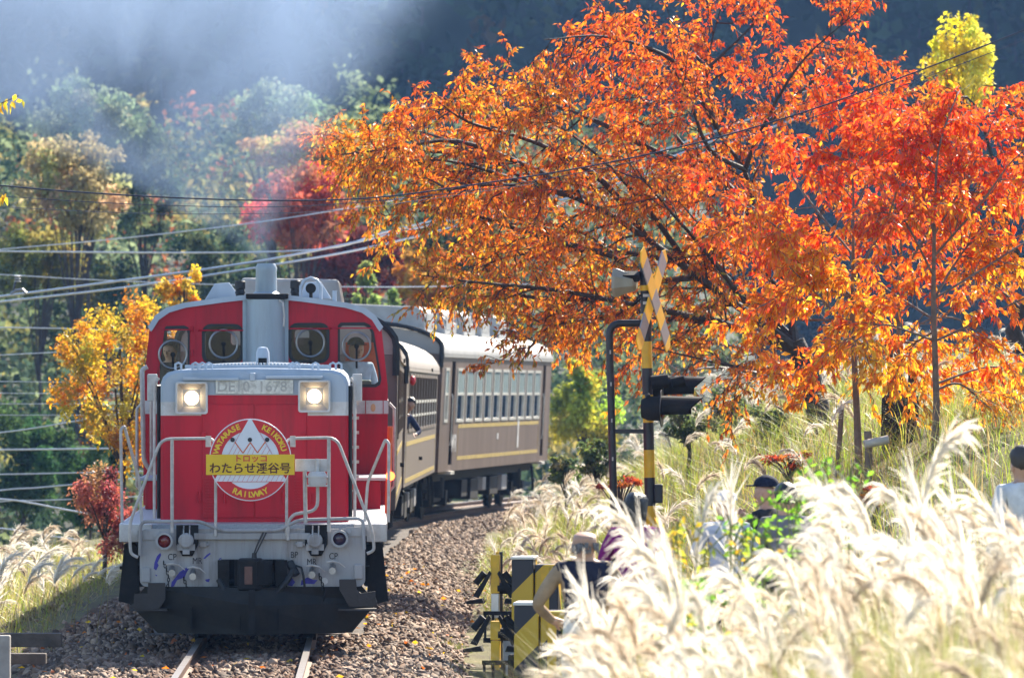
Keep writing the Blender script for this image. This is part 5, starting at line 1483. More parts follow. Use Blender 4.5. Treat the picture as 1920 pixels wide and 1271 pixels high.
tag(lg, 'short pale cross log tied to the round stake', 'log')
ng = at(1690, 893, 64.8); ngz = float(gh(ng.x, 64.8))
nt_ = thing('net_guard', 'black mesh guard wrapped round the dark stems of the middle tree', 'tree guard', (ng.x, 65.0, ngz - .05))
hN = at(1690, 742, 65).z - ngz + .05
nm = MB()
for k in range(30):
    a = 2 * math.pi * k / 30; rr_ = .20
    nm.tube([(rr_ * math.cos(a) * (1 + .05 * math.sin(k)), rr_ * math.sin(a), 0), (rr_ * math.cos(a + .03) * .97, rr_ * math.sin(a), hN)], .0075, 3)
for k in range(34):
    z_ = hN * k / 33
    nm.tube([(.20 * math.cos(q), .20 * math.sin(q), z_ + .008 * math.sin(q * 3 + k)) for q in [2 * math.pi * j / 20 for j in range(21)]], .006, 3, caps=False)
nm.build('netting', M['band_k'], nt_)['kind'] = 'stuff'
for dx, lean_ in ((-.07, -.02), (.06, .04), (.11, .02)):
    MB().tube([(dx, 0, 0), (dx + lean_, .02, hN * .6), (dx + lean_ * 2, 0, hN + .5)], [.05, .042, .03], 9).build('stem', M['bark'], nt_, smooth=True)

# ------------------------------------------------------------------ trees beyond the track, lit and far
def blob_tree(name, label, px, py, Y, rx, rz, n, ls, pal, ry=None, clumps=26, shape='round', group=None, wts=None, trunk_to=None, mat='farleaf', solid=.55, cr=.27):
    c = at(px, py, Y); s = F_PX / Y; rx, rz = rx / s, rz / s; ry = ry or rx
    g = float(gh(c.x, c.y)) if trunk_to is None else trunk_to
    t = thing(name, label, 'tree', (c.x, c.y, g), (0, 0, 0), group)
    ctr = np.array(c) - np.array([c.x, c.y, g])
    tr = MB().tube([(0, 0, 0), (.05 * rx, 0, ctr[2] * .5), (0, 0, ctr[2] + rz * .3)], [min(.02 * rx + .03, .2 * rx), min(.014 * rx + .02, .13 * rx), min(.02, .04 * rx)], 8)
    tr.build('trunk', M['bark'], t, smooth=True)
    d = nrm(rng.normal(size=(clumps, 3))) * (rng.random((clumps, 1)) ** .4) * .82
    if shape == 'cone':
        d[:, 2] = rng.uniform(-1, 1, clumps); k = (1 - d[:, 2]) * .5 + .06
        a = rng.uniform(0, 6.28, clumps); d[:, 0] = np.cos(a) * k * .8; d[:, 1] = np.sin(a) * k * .8
    cc_ = ctr + d * np.array([rx, ry, rz])
    br = MB()
    for q in cc_[:14]:
        br.tube([(0, 0, ctr[2] * .55), tuple((np.array([0, 0, ctr[2] * .7]) + q) / 2), tuple(q)], [.012 * rx + .008, .008 * rx + .004, .006], 4, caps=False)
    br.build('branches', M['bark'], t)
    w_ = rng.integers(0, clumps, n)
    off = nrm(rng.normal(size=(n, 3))) * rng.random((n, 1)) ** solid * np.array([rx, ry, rz]) * (cr if shape != 'cone' else .2) * rng.uniform(.6, 1.25, (clumps, 1))[w_]
    P = cc_[w_] + off
    cl = pick(pal, clumps, wts)[w_] * rng.uniform(.8, 1.2, (n, 1))
    L_ = ls * rng.uniform(.6, 1.3, n)
    V, F, cl = leaf_arrays(P, nrm(rng.normal(size=(n, 3)) + np.array([0, 0, -.4])), L_, L_ * .6, cl)
    link('crown', npmesh('crown', V, F, M[mat], np.clip(cl, 0, .95)), t)['kind'] = 'stuff'
    return t
def slope_h(X, Y):
    h = -8 + .137 * (np.clip(Y, 150, 300) - 150) + .5 * wob(np.asarray(X) * .3, np.asarray(Y) * .3)
    return h - 12 * sstep(np.asarray(X, float) - np.interp(Y, [150, 205], [-9, 8]), 0, 6)
sl = link('valley_slope', grid('valley_slope', np.arange(-75, 15, 3.0), np.arange(146, 301, 4.0), slope_h, M['hill']))
tag(sl, 'wooded slope across the valley left of the cherry', 'slope', kind='structure')
ye = [(.80, .50, .03), (.72, .36, .02), (.62, .45, .04), (.7, .28, .02), (.45, .38, .05)]
def gz(px, Y): return float(gh((px - 960) / F_PX * Y, Y))
blob_tree('yellow_tree', 'bright yellow-orange tree standing just left behind the engine cab', 225, 720, 100, 150, 205, 11000, .075, ye, clumps=95, mat='leaf', cr=.18, solid=.7)
blob_tree('yellow_tree', 'small yellow sapling rising above the left shoulder of the cab roof', 345, 560, 104, 60, 70, 1800, .085, ye, clumps=26, mat='leaf', cr=.18)
blob_tree('maple_bush', 'red-leaved bush low beside the left deck of the engine', 195, 950, 92, 80, 98, 5200, .06, [(.52, .15, .10), (.50, .2, .12), (.40, .10, .09), (.45, .24, .10)], clumps=26, mat='leaf')
blob_tree('yellow_tree', 'yellow-green tree behind the far end of the brown coach', 1095, 770, 150, 85, 125, 7500, .12, [(.46, .48, .05), (.32, .42, .05), (.56, .50, .06)], clumps=26, mat='leaf')
blob_tree('yellow_tree', 'pure yellow ginkgo-like tree top behind the cherry at upper right', 1805, 120, 118, 78, 110, 4200, .10, [(.86, .70, .03), (.80, .62, .04), (.86, .76, .10)], clumps=34, mat='leaf')
blob_tree('green_tree', 'dark green leafy tree at the lower left edge behind the wires', 40, 850, 150, 110, 130, 5200, .16, [(.06, .13, .05), (.10, .18, .06), (.05, .09, .04)], clumps=34)
blob_tree('green_tree', 'second dark green tree between the lower left tree and the red bush', 165, 905, 146, 90, 110, 4200, .16, [(.07, .14, .05), (.10, .19, .06), (.05, .10, .05)], clumps=30)
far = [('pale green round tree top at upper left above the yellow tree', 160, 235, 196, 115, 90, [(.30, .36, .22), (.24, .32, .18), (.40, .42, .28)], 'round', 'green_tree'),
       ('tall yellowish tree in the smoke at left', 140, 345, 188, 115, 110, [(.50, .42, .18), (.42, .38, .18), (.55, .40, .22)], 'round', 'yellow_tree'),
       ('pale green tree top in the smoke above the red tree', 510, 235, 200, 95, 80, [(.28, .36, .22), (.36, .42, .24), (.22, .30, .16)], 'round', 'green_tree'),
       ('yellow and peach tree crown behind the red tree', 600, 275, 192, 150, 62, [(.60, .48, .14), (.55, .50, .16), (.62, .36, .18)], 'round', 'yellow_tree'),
       ('vivid red maple crown left of the cherry', 565, 390, 182, 122, 95, [(.58, .10, .08), (.54, .14, .09), (.50, .20, .11)], 'round', 'maple_tree'),  # haze mixed into this crown's colour: the red is dulled
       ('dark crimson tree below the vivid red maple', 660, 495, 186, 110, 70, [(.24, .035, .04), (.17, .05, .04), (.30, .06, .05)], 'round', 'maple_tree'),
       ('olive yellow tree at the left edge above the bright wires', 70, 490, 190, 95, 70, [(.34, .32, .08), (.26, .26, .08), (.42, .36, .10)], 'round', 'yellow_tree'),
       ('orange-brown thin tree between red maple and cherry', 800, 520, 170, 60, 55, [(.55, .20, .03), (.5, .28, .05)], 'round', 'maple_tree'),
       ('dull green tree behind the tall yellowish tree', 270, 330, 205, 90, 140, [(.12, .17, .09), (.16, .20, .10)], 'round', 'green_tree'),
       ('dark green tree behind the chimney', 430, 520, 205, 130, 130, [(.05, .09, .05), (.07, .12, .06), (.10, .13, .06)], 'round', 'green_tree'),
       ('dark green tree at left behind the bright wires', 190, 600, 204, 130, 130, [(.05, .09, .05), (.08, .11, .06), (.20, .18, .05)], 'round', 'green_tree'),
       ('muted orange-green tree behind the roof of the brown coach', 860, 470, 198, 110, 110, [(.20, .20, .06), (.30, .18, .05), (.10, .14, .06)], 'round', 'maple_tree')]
for lb, px, py, Y, rx, rz, pal, shp, nm_ in far:
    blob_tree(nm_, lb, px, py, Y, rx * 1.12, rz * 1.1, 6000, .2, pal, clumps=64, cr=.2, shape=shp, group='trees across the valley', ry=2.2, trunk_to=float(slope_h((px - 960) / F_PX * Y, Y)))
blob_tree('pine_sapling', 'light green pine sapling above the coach roof', 686, 545, 140, 28, 48, 1500, .14, [(.35, .42, .12), (.28, .36, .10)], clumps=24, shape='cone', mat='leaf')
blob_tree('pine_sapling', 'smaller light green sapling right of the pine above the coach roof', 735, 572, 141, 24, 26, 700, .13, [(.3, .4, .12), (.26, .34, .10)], clumps=12, shape='cone', mat='leaf')

# far wood on the shaded hill: one mass
nT = 2100
tx = rng.uniform(-110, 105, nT); ty = np.where(np.arange(nT) < 1500, rng.uniform(422, 476, nT), rng.uniform(230, 422, nT)); tx = np.where(np.arange(nT) < 1500, tx, rng.uniform(-60, 12, nT))
tzz = np.where(np.arange(nT) < 1500, hill_h(tx, ty), gh(tx, ty))
parts = []
kp = 36
pal_h = np.array([(.045, .075, .045), (.06, .09, .05), (.035, .06, .04), (.09, .11, .05), (.16, .14, .05), (.20, .12, .05), (.12, .13, .06)])
colT = pal_h[rng.choice(7, nT, p=[.25, .24, .2, .13, .08, .04, .06])]
hT = rng.uniform(5.5, 11.5, nT); rT = hT * rng.uniform(.22, .42, nT)
q = rng.normal(size=(nT, kp, 3)); q = nrm(q) * rng.random((nT, kp, 1)) ** .35
P = np.stack([tx[:, None] + q[..., 0] * rT[:, None] * (1.15 - .4 * (q[..., 2] + 1)), ty[:, None] + q[..., 1] * rT[:, None], tzz[:, None] + hT[:, None] * .62 + q[..., 2] * hT[:, None] * .55], -1).reshape(-1, 3)
n = len(P)
L_ = rng.uniform(.8, 1.9, n)
V, F, cc = leaf_arrays(P, rng.normal(size=(n, 3)), L_, L_ * .65, np.repeat(colT, kp, 0) * rng.uniform(.6, 1.4, (n, 1)))
wd = link('far_wood', npmesh('far_wood', V, F, M['farleaf'], cc))
tag(wd, 'dark blue-green wood covering the shaded hillside behind everything', 'wood', kind='stuff')
# mixed wood on the near slope across the valley, lit from behind: one continuous bank
nV = 600
vy = 154 + 140 * rng.random(nV) ** .85; vx = rng.uniform(-34, 8, nV); vx = np.minimum(vx, np.interp(vy, [150, 205], [-10, 8])) - rng.random(nV); vz = slope_h(vx, vy)
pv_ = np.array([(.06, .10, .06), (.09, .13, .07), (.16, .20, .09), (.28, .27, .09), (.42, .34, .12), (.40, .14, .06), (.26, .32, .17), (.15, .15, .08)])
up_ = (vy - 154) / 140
ci = np.where(rng.random(nV) < .35 + .45 * (1 - up_), rng.choice([0, 1, 0, 2, 7], nV), rng.choice([2, 3, 4, 5, 6, 6, 3], nV))  # shade in the colour: low trees darker, upper ones paler as if sunlit
hv = rng.uniform(2.6, 5.2, nV); rv_ = hv * rng.uniform(.36, .6, nV); kv = 150
cen = nrm(rng.normal(size=(nV, 14, 3))) * .72
w14 = rng.integers(0, 14, (nV, kv))
q = np.take_along_axis(cen, w14[..., None].repeat(3, 2), 1) + nrm(rng.normal(size=(nV, kv, 3))) * rng.random((nV, kv, 1)) ** .6 * .34
P = np.stack([vx[:, None] + q[..., 0] * rv_[:, None], vy[:, None] + q[..., 1] * rv_[:, None], vz[:, None] + hv[:, None] * .6 + q[..., 2] * hv[:, None] * .5], -1).reshape(-1, 3)
nn_ = len(P); Lv = rng.uniform(.2, .5, nn_)
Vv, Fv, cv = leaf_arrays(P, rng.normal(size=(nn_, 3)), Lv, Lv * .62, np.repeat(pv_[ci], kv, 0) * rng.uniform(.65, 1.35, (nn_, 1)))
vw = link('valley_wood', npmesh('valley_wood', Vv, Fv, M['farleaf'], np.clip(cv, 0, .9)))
tag(vw, 'soft bank of mixed green, yellow and rust trees across the valley', 'wood', kind='stuff')
tk = MB()
for i in range(0, nV, 9): tk.tube([(vx[i], vy[i], vz[i] - .4), (vx[i], vy[i], vz[i] + hv[i] * .5)], [.05, .02], 4, caps=False)
tk.build('trunks', M['bark'], vw)['kind'] = 'stuff'
tk = MB()
for i in range(0, nT, 2):
    tk.tube([(tx[i], ty[i], tzz[i] - .5), (tx[i], ty[i], tzz[i] + hT[i] * .6)], [.14, .08], 4, caps=False)
tk.build('trunks', M['bark'], wd)['kind'] = 'stuff'

# ------------------------------------------------------------------ grasses
def blades(P, h, wd_, col, lean=.5, segs=3, wind=(-.3, -.1)):
    n = len(P)
    a = rng.uniform(0, 6.283, n); d = np.stack([np.cos(a), np.sin(a), np.zeros(n)], -1) + np.array([wind[0], wind[1], 0])
    ln = (rng.uniform(.15, 1, n) * lean)[:, None]
    sd_ = nrm(np.cross(d, np.array([0, 0, 1.])) + rng.normal(size=(n, 3)) * .3)
    rows = []
    for s in range(segs + 1):
        t = s / segs
        c = P + np.array([0, 0, 1.]) * (h * (t - .25 * t * t * ln[:, 0]))[:, None] + d * (h[:, None] * ln * t * t)
        ww = (wd_ * (1 - t * .92))[:, None] * .5
        rows += [c - sd_ * ww, c + sd_ * ww]
    V = np.stack(rows, 1).reshape(-1, 3); k = 2 * (segs + 1)
    i = (np.arange(n) * k)[:, None]
    F = np.concatenate([i + np.array([[2 * s, 2 * s + 1, 2 * s + 3, 2 * s + 2]]) for s in range(segs)], 1).reshape(-1, 4)
    return V, F, np.repeat(col, k, 0)

def plume_arrays(seed, H=1.25, strands=46, bend_=.25, fluff=1.0, curl=1.0):
    """one pampas culm with nodding plume, bending towards +x; returns stalk and plume arrays"""
    r_ = np.random.default_rng(seed)
    t = np.linspace(0, 1, 9)[:, None]
    PLn = .34 * r_.uniform(.85, 1.2)
    top = np.array([[bend_ * H * .5, 0, H - PLn * .75]])
    stalk = np.concatenate([top[:, :1] * t ** 2, 0 * t, top[:, 2:] * t], 1)
    d0 = nrm(np.array([bend_ * 1.0, 0, 1.0]))
    ra = []; p = stalk[-1].copy(); d = d0.copy()
    for k in range(7):
        ra.append(p.copy()); p = p + d * PLn / 6
        d = nrm(d + np.array([.20 * curl, r_.uniform(-.06, .06), -.20 * curl * (k / 3)]))
    ra = np.array(ra)
    Vs = []; Fs = []; b = 0
    pos, tan = interp_poly(ra, r_.uniform(0, 1, strands) ** 1.1)
    tpos = np.linspace(0, 1, strands)
    for i in range(strands):
        out = r_.normal(size=3) * np.array([.5, .65, .5]); dd = nrm(tan[i] * 1.0 + out * .5 * fluff + np.array([.2 * curl, 0, .0]))
        L_ = PLn * r_.uniform(.22, .62); q = pos[i].copy(); rows = []
        sd_ = nrm(np.cross(dd, r_.normal(size=3)))
        for s in range(4):
            wv = .0050 * (1 - .75 * s / 3) * fluff
            rows += [q - sd_ * wv, q + sd_ * wv]
            q = q + dd * L_ / 3; dd = nrm(dd + np.array([.10, 0, -.36]) * curl + r_.normal(size=3) * .11)
        Vs += rows
        Fs += [(b + 2 * s, b + 2 * s + 1, b + 2 * s + 3, b + 2 * s + 2) for s in range(3)]; b += 8
    return stalk, ra, np.array(Vs), np.array(Fs)

def stalk_mesh(stalk, ra, r=.0045):
    pts = np.concatenate([stalk[::2], ra[2::2]]); m = MB().tube([Vector(p) for p in pts], list(np.linspace(r, r * .4, len(pts))), 3)
    f = [q for q in m.f if len(q) == 4]
    return np.array(m.v), np.array(f)

VAR = []; APEX = []
for sd2 in range(14):
    st, ra, Vp, Fp = plume_arrays(100 + sd2, 1.25, 125, (.06, .16, .30, .42, .22, .10, .5)[sd2 % 7], curl=(.35, .85, 1.1, .6, .95, .45, .75)[sd2 % 7])
    VAR.append((stalk_mesh(st, ra), (Vp, Fp))); APEX.append((float(Vp[:, 0].mean()), float(Vp[:, 2].max())))
    
PCOL = np.array([(.86, .77, .64), (.90, .84, .74), (.74, .62, .48), (.94, .89, .82), (.66, .55, .43)])
def place(V, P, rz, sc, sz):
    c, s = math.cos(rz), math.sin(rz)
    return np.stack([(V[:, 0] * c - V[:, 1] * s) * sc, (V[:, 0] * s + V[:, 1] * c) * sc, V[:, 2] * sz], -1) + P

def pampas_mass(spots, name, label, tint=1.0, pal=PCOL):
    parts = []
    for i, (P, H, rz, sc) in enumerate(spots):
        (Vs_, Fs_), (Vp, Fp) = VAR[i % 14]
        c = pal[rng.integers(0, len(pal))] * rng.uniform(.85, 1.05) * tint
        # culm is stretched to the height, the plume keeps its size
        def fit(V):
            W_ = V.copy(); zt_ = APEX[i % 14][1] - .95; W_[:, 2] = np.where(V[:, 2] < .95, V[:, 2] * (H - zt_ * sc) / .95, H - zt_ * sc + (V[:, 2] - .95) * sc); W_[:, 0] *= sc; W_[:, 1] *= sc
            W_[:, 0] -= APEX[i % 14][0] * sc * sstep(V[:, 2], -.6, .5); return place(W_, P, rz, 1, 1)
        parts.append((fit(Vp), Fp, np.tile(c, (len(Vp), 1))))
        parts.append((fit(Vs_), Fs_, np.tile(np.array((.40, .33, .14)), (len(Vs_), 1))))
    V, F, cc = merge(parts)
    o = link(name, npmesh(name, V, F, M['plume'], cc)); tag(o, label, 'pampas grass', kind='stuff')
    return o

VM = []
for (sv, sf), (pv_, pf) in VAR:
    VM.append((npmesh('stalk', sv, sf, M['plume'], np.tile(np.array((.40, .33, .14)), (len(sv), 1))),
               npmesh('plume', pv_, pf, M['plume'], np.tile(np.array((.91, .85, .75)), (len(pv_), 1)))))
def pampas_thing(P, H, rz, sc, label, group, i):
    t = thing('pampas_grass', label, 'pampas grass', tuple(P), (0, 0, rz), group)
    a, b = VM[i % 14]
    k = H / APEX[i % 14][1]; t.location.x -= APEX[i % 14][0] * sc * math.cos(rz)
    link('stalk', a, t, scale=(sc, sc, k)); link('plume', b, t, scale=(sc, sc, k))
    return t

def on_ground(X, Y): return np.stack([X, Y, gh(X, Y) - .02], -1)

# left bank
n = 24000
Y = 56 + 44 * rng.random(n) ** 1.3; u = -rng.uniform(2.75, 8.5, n); X = tcx(Y) + u
P = on_ground(X, Y); hh = rng.uniform(.2, .62, n) * (.5 + .5 * sstep(-u, 2.7, 3.6))
gp = [(.36, .42, .04), (.50, .50, .06), (.58, .48, .16), (.26, .34, .04), (.62, .52, .28), (.34, .24, .12)]
V, F, cc = blades(P, hh, rng.uniform(.006, .014, n), pick(gp, n), 1.5)
tag(link('bank_grass', npmesh('bank_grass', V, F, M['grass'], cc)), 'yellow-green grass growing on the left bank', 'grass', kind='stuff')
sp_ = []
for i in range(360):
    Yv = rng.uniform(59, 90); uv = -rng.uniform(3.3, 7.5); Xv = float(tcx(Yv)) + uv
    Hs = rng.uniform(.42, .88)
    sp_.append((np.array([Xv, Yv, float(gh(Xv, Yv))]), Hs, rng.uniform(-.8, .8) + (0 if rng.random() < .6 else 3.1), rng.uniform(.75, 1.0)))
pampas_mass(sp_, 'left_pampas', 'cream pampas plumes crowding the left bank')
for i in range(16):
    Yv = rng.uniform(62, 72); px = 8 + 14.5 * i + rng.uniform(-6, 6); Xv = (px - 960) / F_PX * Yv
    zt = at(px, 1022 + rng.uniform(-8, 50) + (20 if px > 150 else 0), Yv).z; g = float(gh(Xv, Yv))
    pampas_thing((Xv, Yv, g), max(.7, zt - g), rng.uniform(-.6, .6), .95, 'cream pampas plume standing tall above the left bank grass', 'tall plumes on the left bank', i)

# right bank, mid distance
n = 46000
Y = 54 + 64 * rng.random(n) ** 1.2; u = 2.75 - .15 * sstep(Y, 64, 75) + 11.5 * rng.random(n) ** 1.3
X = tcx(Y) + u; P = on_ground(X, Y); hh = rng.uniform(.22, .7, n) * (.4 + .6 * sstep(u, 2.7, 4.2))
gp2 = [(.26, .36, .03), (.36, .44, .04), (.46, .46, .06), (.44, .34, .12), (.18, .27, .03), (.50, .42, .18), (.26, .18, .08)]
V, F, cc = blades(P, hh, rng.uniform(.006, .014, n), pick(gp2, n), 1.3)
tag(link('meadow_grass', npmesh('meadow_grass', V, F, M['grass'], cc)), 'yellow-green grass covering the right bank', 'grass', kind='stuff')
sp_ = []
for i in range(330):
    Yv = 62 + 60 * rng.random() ** 1.2; uv = rng.uniform(3.6, 11) if rng.random() < .62 else rng.uniform(2.75, 4.6); Xv = float(tcx(Yv)) + uv
    sp_.append((np.array([Xv, Yv, float(gh(Xv, Yv))]), rng.uniform(.6, 1.05), rng.uniform(-.9, .9) + (0 if rng.random() < .5 else 3.1), rng.uniform(.65, .95)))
pampas_mass(sp_, 'meadow_pampas', 'beige pampas plumes scattered over the right bank', .92)
# rust coloured low shrubs on the bank
for px, py, Y, rx, rz, lb in ((1480, 860, 66, 60, 22, 'low rust-red shrub in the grass under the cherry trunk'), (1720, 905, 60, 36, 22, 'low red-orange shrub right of the net wrapped trunk'), (1640, 925, 58, 36, 22, 'low red-orange shrub in front of the round stake'), (1160, 905, 70, 55, 16, 'low reddish shrub behind the signal guard frame'), (1800, 835, 70, 40, 30, 'dry reddish weed clump on the meadow at right')):
    blob_tree('low_shrub', lb, px, py, Y, rx, rz, 700, .045, [(.5, .10, .02), (.6, .2, .03), (.4, .06, .03), (.35, .3, .04)], clumps=14, mat='leaf')['category'] = 'shrub'

for px, py, Y, rx, rz, lb in ((1290, 790, 88, 60, 50, 'dark olive shrub on the bank right behind the flashing lamps'), (1370, 770, 92, 60, 60, 'grey-green shrub under the bare twigs behind the signal'), (1440, 800, 84, 55, 45, 'dark green shrub left of the cherry trunk'), (1120, 860, 92, 50, 40, 'low green shrub behind the signal guard frame'), (1500, 830, 80, 50, 34, 'brown-green bramble at the foot of the cherry'), (1060, 880, 100, 40, 30, 'low olive shrub near the far end of the brown coach')):
    blob_tree('green_shrub', lb, px, py, Y, rx, rz, 1500, .07, [(.10, .15, .05), (.16, .20, .05), (.22, .2, .08), (.07, .11, .04)], clumps=30, cr=.24, mat='leaf')['category'] = 'shrub'
# foreground right: pampas between the camera and the crossing
bpx = [1000, 1060, 1090, 1150, 1250, 1330, 1420, 1480, 1520, 1560, 1640, 1700, 1760, 1850, 1990]
bpy_ = [1290, 1215, 1140, 1045, 1020, 1040, 1065, 1045, 950, 945, 945, 915, 905, 915, 905]
sp_ = []; cnt = 0; shown = []
for i in range(820):
    Yv = 24 + 19 * rng.random() ** .8; px = rng.uniform(1025, 2080); py = np.interp(px, bpx, bpy_) + 22 + 330 * rng.random() ** 1.1
    p = at(px, py, Yv); g = float(gh(p.x, Yv)); H = p.z - g
    if H < .5: continue
    sp_.append((np.array([p.x, Yv, g]), H, rng.uniform(-1.1, 1.1) + (math.pi if rng.random() < .78 else 0), rng.uniform(.45, .85)))
pampas_mass(sp_, 'front_pampas', 'overexposed white pampas plumes filling the lower right foreground', 1.04)
k = 0
for px, py, Yv, rz in ((1110, 1040, 31, 3.1), (1185, 915, 33, 2.9), (1120, 1120, 32, 3.2), (1075, 1195, 34, 3.0), (1225, 1000, 30, 3.3), (1262, 965, 31, 2.8), (1325, 905, 36, 1.2), (1372, 850, 38, 1.5), (1548, 838, 31, 2.7), (1592, 890, 33, 3.1), (1600, 905, 30, 3.0), (1680, 890, 32, 2.9), (1725, 855, 33, 2.7), (1770, 790, 30, 0.1), (1800, 880, 31, 2.8), (1860, 900, 32, 3.0), (1465, 1030, 29, 3.2), (1250, 1080, 28, 3.1), (1390, 1060, 29, 3.0), (1560, 1010, 28, 3.2), (1690, 1010, 29, 3.0), (1840, 1000, 28, 3.1), (1150, 1225, 30, 3.1), (1310, 1190, 27, 3.0)):
    p = at(px, py, Yv); g = float(gh(p.x, Yv))
    pampas_thing((p.x, Yv, g), p.z - g + .05, rz, .9, 'large white pampas plume standing out of the lower right foreground', 'large plumes in the front right', k); k += 1
n = 14000
Yg = rng.uniform(24, 44, n); pxg = rng.uniform(1010, 2060, n); X = (pxg - 960) / F_PX * Yg
P = on_ground(X, Yg)
topz = CAM_Z - (np.interp(pxg, bpx, bpy_) + 70 + 260 * rng.random(n) - HOR) / F_PX * Yg
hh = np.clip(topz - P[:, 2], .2, 2.0)
V, F, cc = blades(P, hh, rng.uniform(.006, .013, n), pick([(.48, .40, .20), (.56, .46, .28), (.36, .42, .08), (.62, .52, .34), (.28, .36, .06)], n), .5, 4)
tag(link('front_grass', npmesh('front_grass', V, F, M['grass'], cc)), 'pale dry pampas leaves between the foreground plumes', 'grass', kind='stuff')
# bright green climbers among the plumes
def vine(px, py, Y, wpx, hpx, n, lb, pal, ls=.055):
    c = at(px, py, Y); s = F_PX / Y; g = float(gh(c.x, Y))
    t = thing('climbing_vine', lb, 'plant', (c.x, Y, g))
    st = MB()
    Ps = []; Ds = []
    for k in range(7):
        e = np.array([rng.normal() * wpx / s * .45, rng.uniform(-.25, .25), c.z - g + rng.normal() * hpx / s * .4])
        pl_ = smooth_poly([np.array([0, 0, 0.]), e * .5 + rng.normal(size=3) * .05, e, e + np.array([rng.uniform(-.2, .2), 0, -.06])])
        st.tube([Vector(q_) for q_ in pl_], .004, 4)
        pos, tan = interp_poly(pl_, rng.uniform(.66, 1, n // 7)); Ps.append(pos); Ds.append(np.cross(tan, np.array([0, 1., 0])) * rng.choice([-1, 1], (n // 7, 1)) + rng.normal(size=(n // 7, 3)) * .25 - np.array([0, 0, .25]))
    st.build('stem', M['grass_stem'], t)
    P_ = np.concatenate(Ps); D_ = np.concatenate(Ds); m = len(P_)
    L_ = ls * rng.uniform(.7, 1.2, m)
    V, F, cc = leaf_arrays(P_, D_, L_, L_ * .5, pick(pal, m))
    link('foliage', npmesh('foliage', V, F, M['leaf'], cc), t)['kind'] = 'stuff'
M['grass_stem'] = pbr('green_stem', (.15, .18, .04), .6)
gr = [(.22, .48, .03), (.30, .55, .04), (.16, .36, .03)]; gy = [(.62, .52, .04), (.34, .42, .04), (.7, .42, .03)]
vine(1560, 890, 38, 55, 22, 130, 'bright green compound leaf spray above the plumes right of centre', gr)
vine(1490, 935, 38, 55, 26, 130, 'bright green leaf spray beside the navy cap', gr)
vine(1425, 985, 37, 50, 26, 110, 'small green leaf spray under the navy cap', gr)
vine(1260, 1020, 36, 70, 60, 170, 'yellow and green vine leaves right of the signal foot', gy)
vine(1310, 1085, 33, 60, 40, 130, 'bright green vine cluster in the white plumes', gr)
vine(1240, 1170, 32, 70, 60, 150, 'olive green vine at the lower middle of the plumes', gy)
vine(1390, 1010, 36, 40, 30, 70, 'thin yellow-green vine behind the pale plumes', gy)
# fallen leaves on the ballast
V, F, cc = leaf_arrays(P0, rng.normal(size=(len(P0), 3)) * np.array([1, 1, .15]), .08, .045, pick([orange, amber, rust, gold], len(P0)))
tag(link('fallen_leaves', npmesh('fallen_leaves', V, F, M['leaf'], cc)), 'orange fallen leaves scattered on the ballast', 'leaves', kind='stuff')
# weeds on the ballast
n = 500
Y = rng.normal(64, .12, n); X = rng.normal(at(868, 1130, 64).x, .1, n)
V, F, cc = blades(on_ground(X, Y), rng.uniform(.06, .18, n), np.full(n, .008), pick([(.12, .17, .05), (.3, .3, .06)], n), 1.2)
tag(link('ballast_weed', npmesh('ballast_weed', V, F, M['grass'], cc)), 'small green weed tuft growing in the ballast', 'weed', kind='stuff')
# yellow-leaved twigs reaching in at the left edge
def edge_twig(px, py, Y, pts, lb, n=26):
    p = at(pts[0][0], pts[0][1], Y)
    t = thing('leafy_twig', lb, 'branch', tuple(p))
    pl_ = np.array(PXP(pts, Y)) - np.array(p)
    MB().tube([Vector(q_) for q_ in pl_], list(np.linspace(.012, .004, len(pl_))), 6).build('stem', M['twig'], t)
    pos, tan = interp_poly(pl_, rng.uniform(.35, 1, n))
    V, F, cc = leaf_arrays(pos + rng.normal(size=(n, 3)) * .03, tan * .2 + np.array([0, 0, -.8]) + rng.normal(size=(n, 3)) * .35, rng.uniform(.06, .10, n), .045, pick([(.82, .62, .03), (.8, .5, .03), (.5, .5, .05)], n))
    link('foliage', npmesh('foliage', V, F, M['leaf'], cc), t)['kind'] = 'stuff'
edge_twig(0, 0, 52, [(-120, 260), (-60, 220), (0, 195), (35, 180)], 'twig of yellow leaves entering at the upper left edge', 34)
edge_twig(0, 0, 52, [(-120, 480), (-50, 440), (4, 350), (14, 375)], 'thin twig with few yellow leaves at the left edge beside the dark wire', 12)

# ------------------------------------------------------------------ overhead wires
M['wire_dark'] = pbr('cable_sheath', (.03, .035, .06), .35, var=.1)
M['wire_bright'] = pbr('bare_aluminium_wire', (.85, .85, .85), .30, 1.0, var=.05)
def wire(pts, Y, r, mat, lb, grp, dY=0):
    k = len(pts) - 1
    pl_ = smooth_poly([np.array(at(a, b, Y + dY * i / k)) for i, (a, b) in enumerate(pts)], 6)
    o = MB().tube([Vector(p) for p in pl_], r, 7).build('overhead_wire', M[mat], None, smooth=True)
    tag(o, lb, 'wire', grp)
wire([(-260, 318), (0, 348), (250, 367), (500, 376), (700, 371), (900, 345), (1100, 313), (1300, 270), (1500, 213), (1700, 142), (1920, 57), (2100, -20)], 54, .0075, 'wire_dark', 'thick dark blue cable sagging across the whole view in front of the cherry', 'overhead wires')
wire([(-260, 350), (0, 368), (250, 383), (520, 388), (760, 372), (1000, 340), (1250, 290), (1500, 228), (1750, 140), (1960, 60)], 58, .004, 'wire_dark', 'thin dark wire just under the thick cable', 'overhead wires')
wire([(-260, 372), (0, 388), (300, 401), (600, 397), (800, 374), (1000, 345)], 62, .0035, 'wire_dark', 'lowest thin dark wire under the thick cable', 'overhead wires', 8)
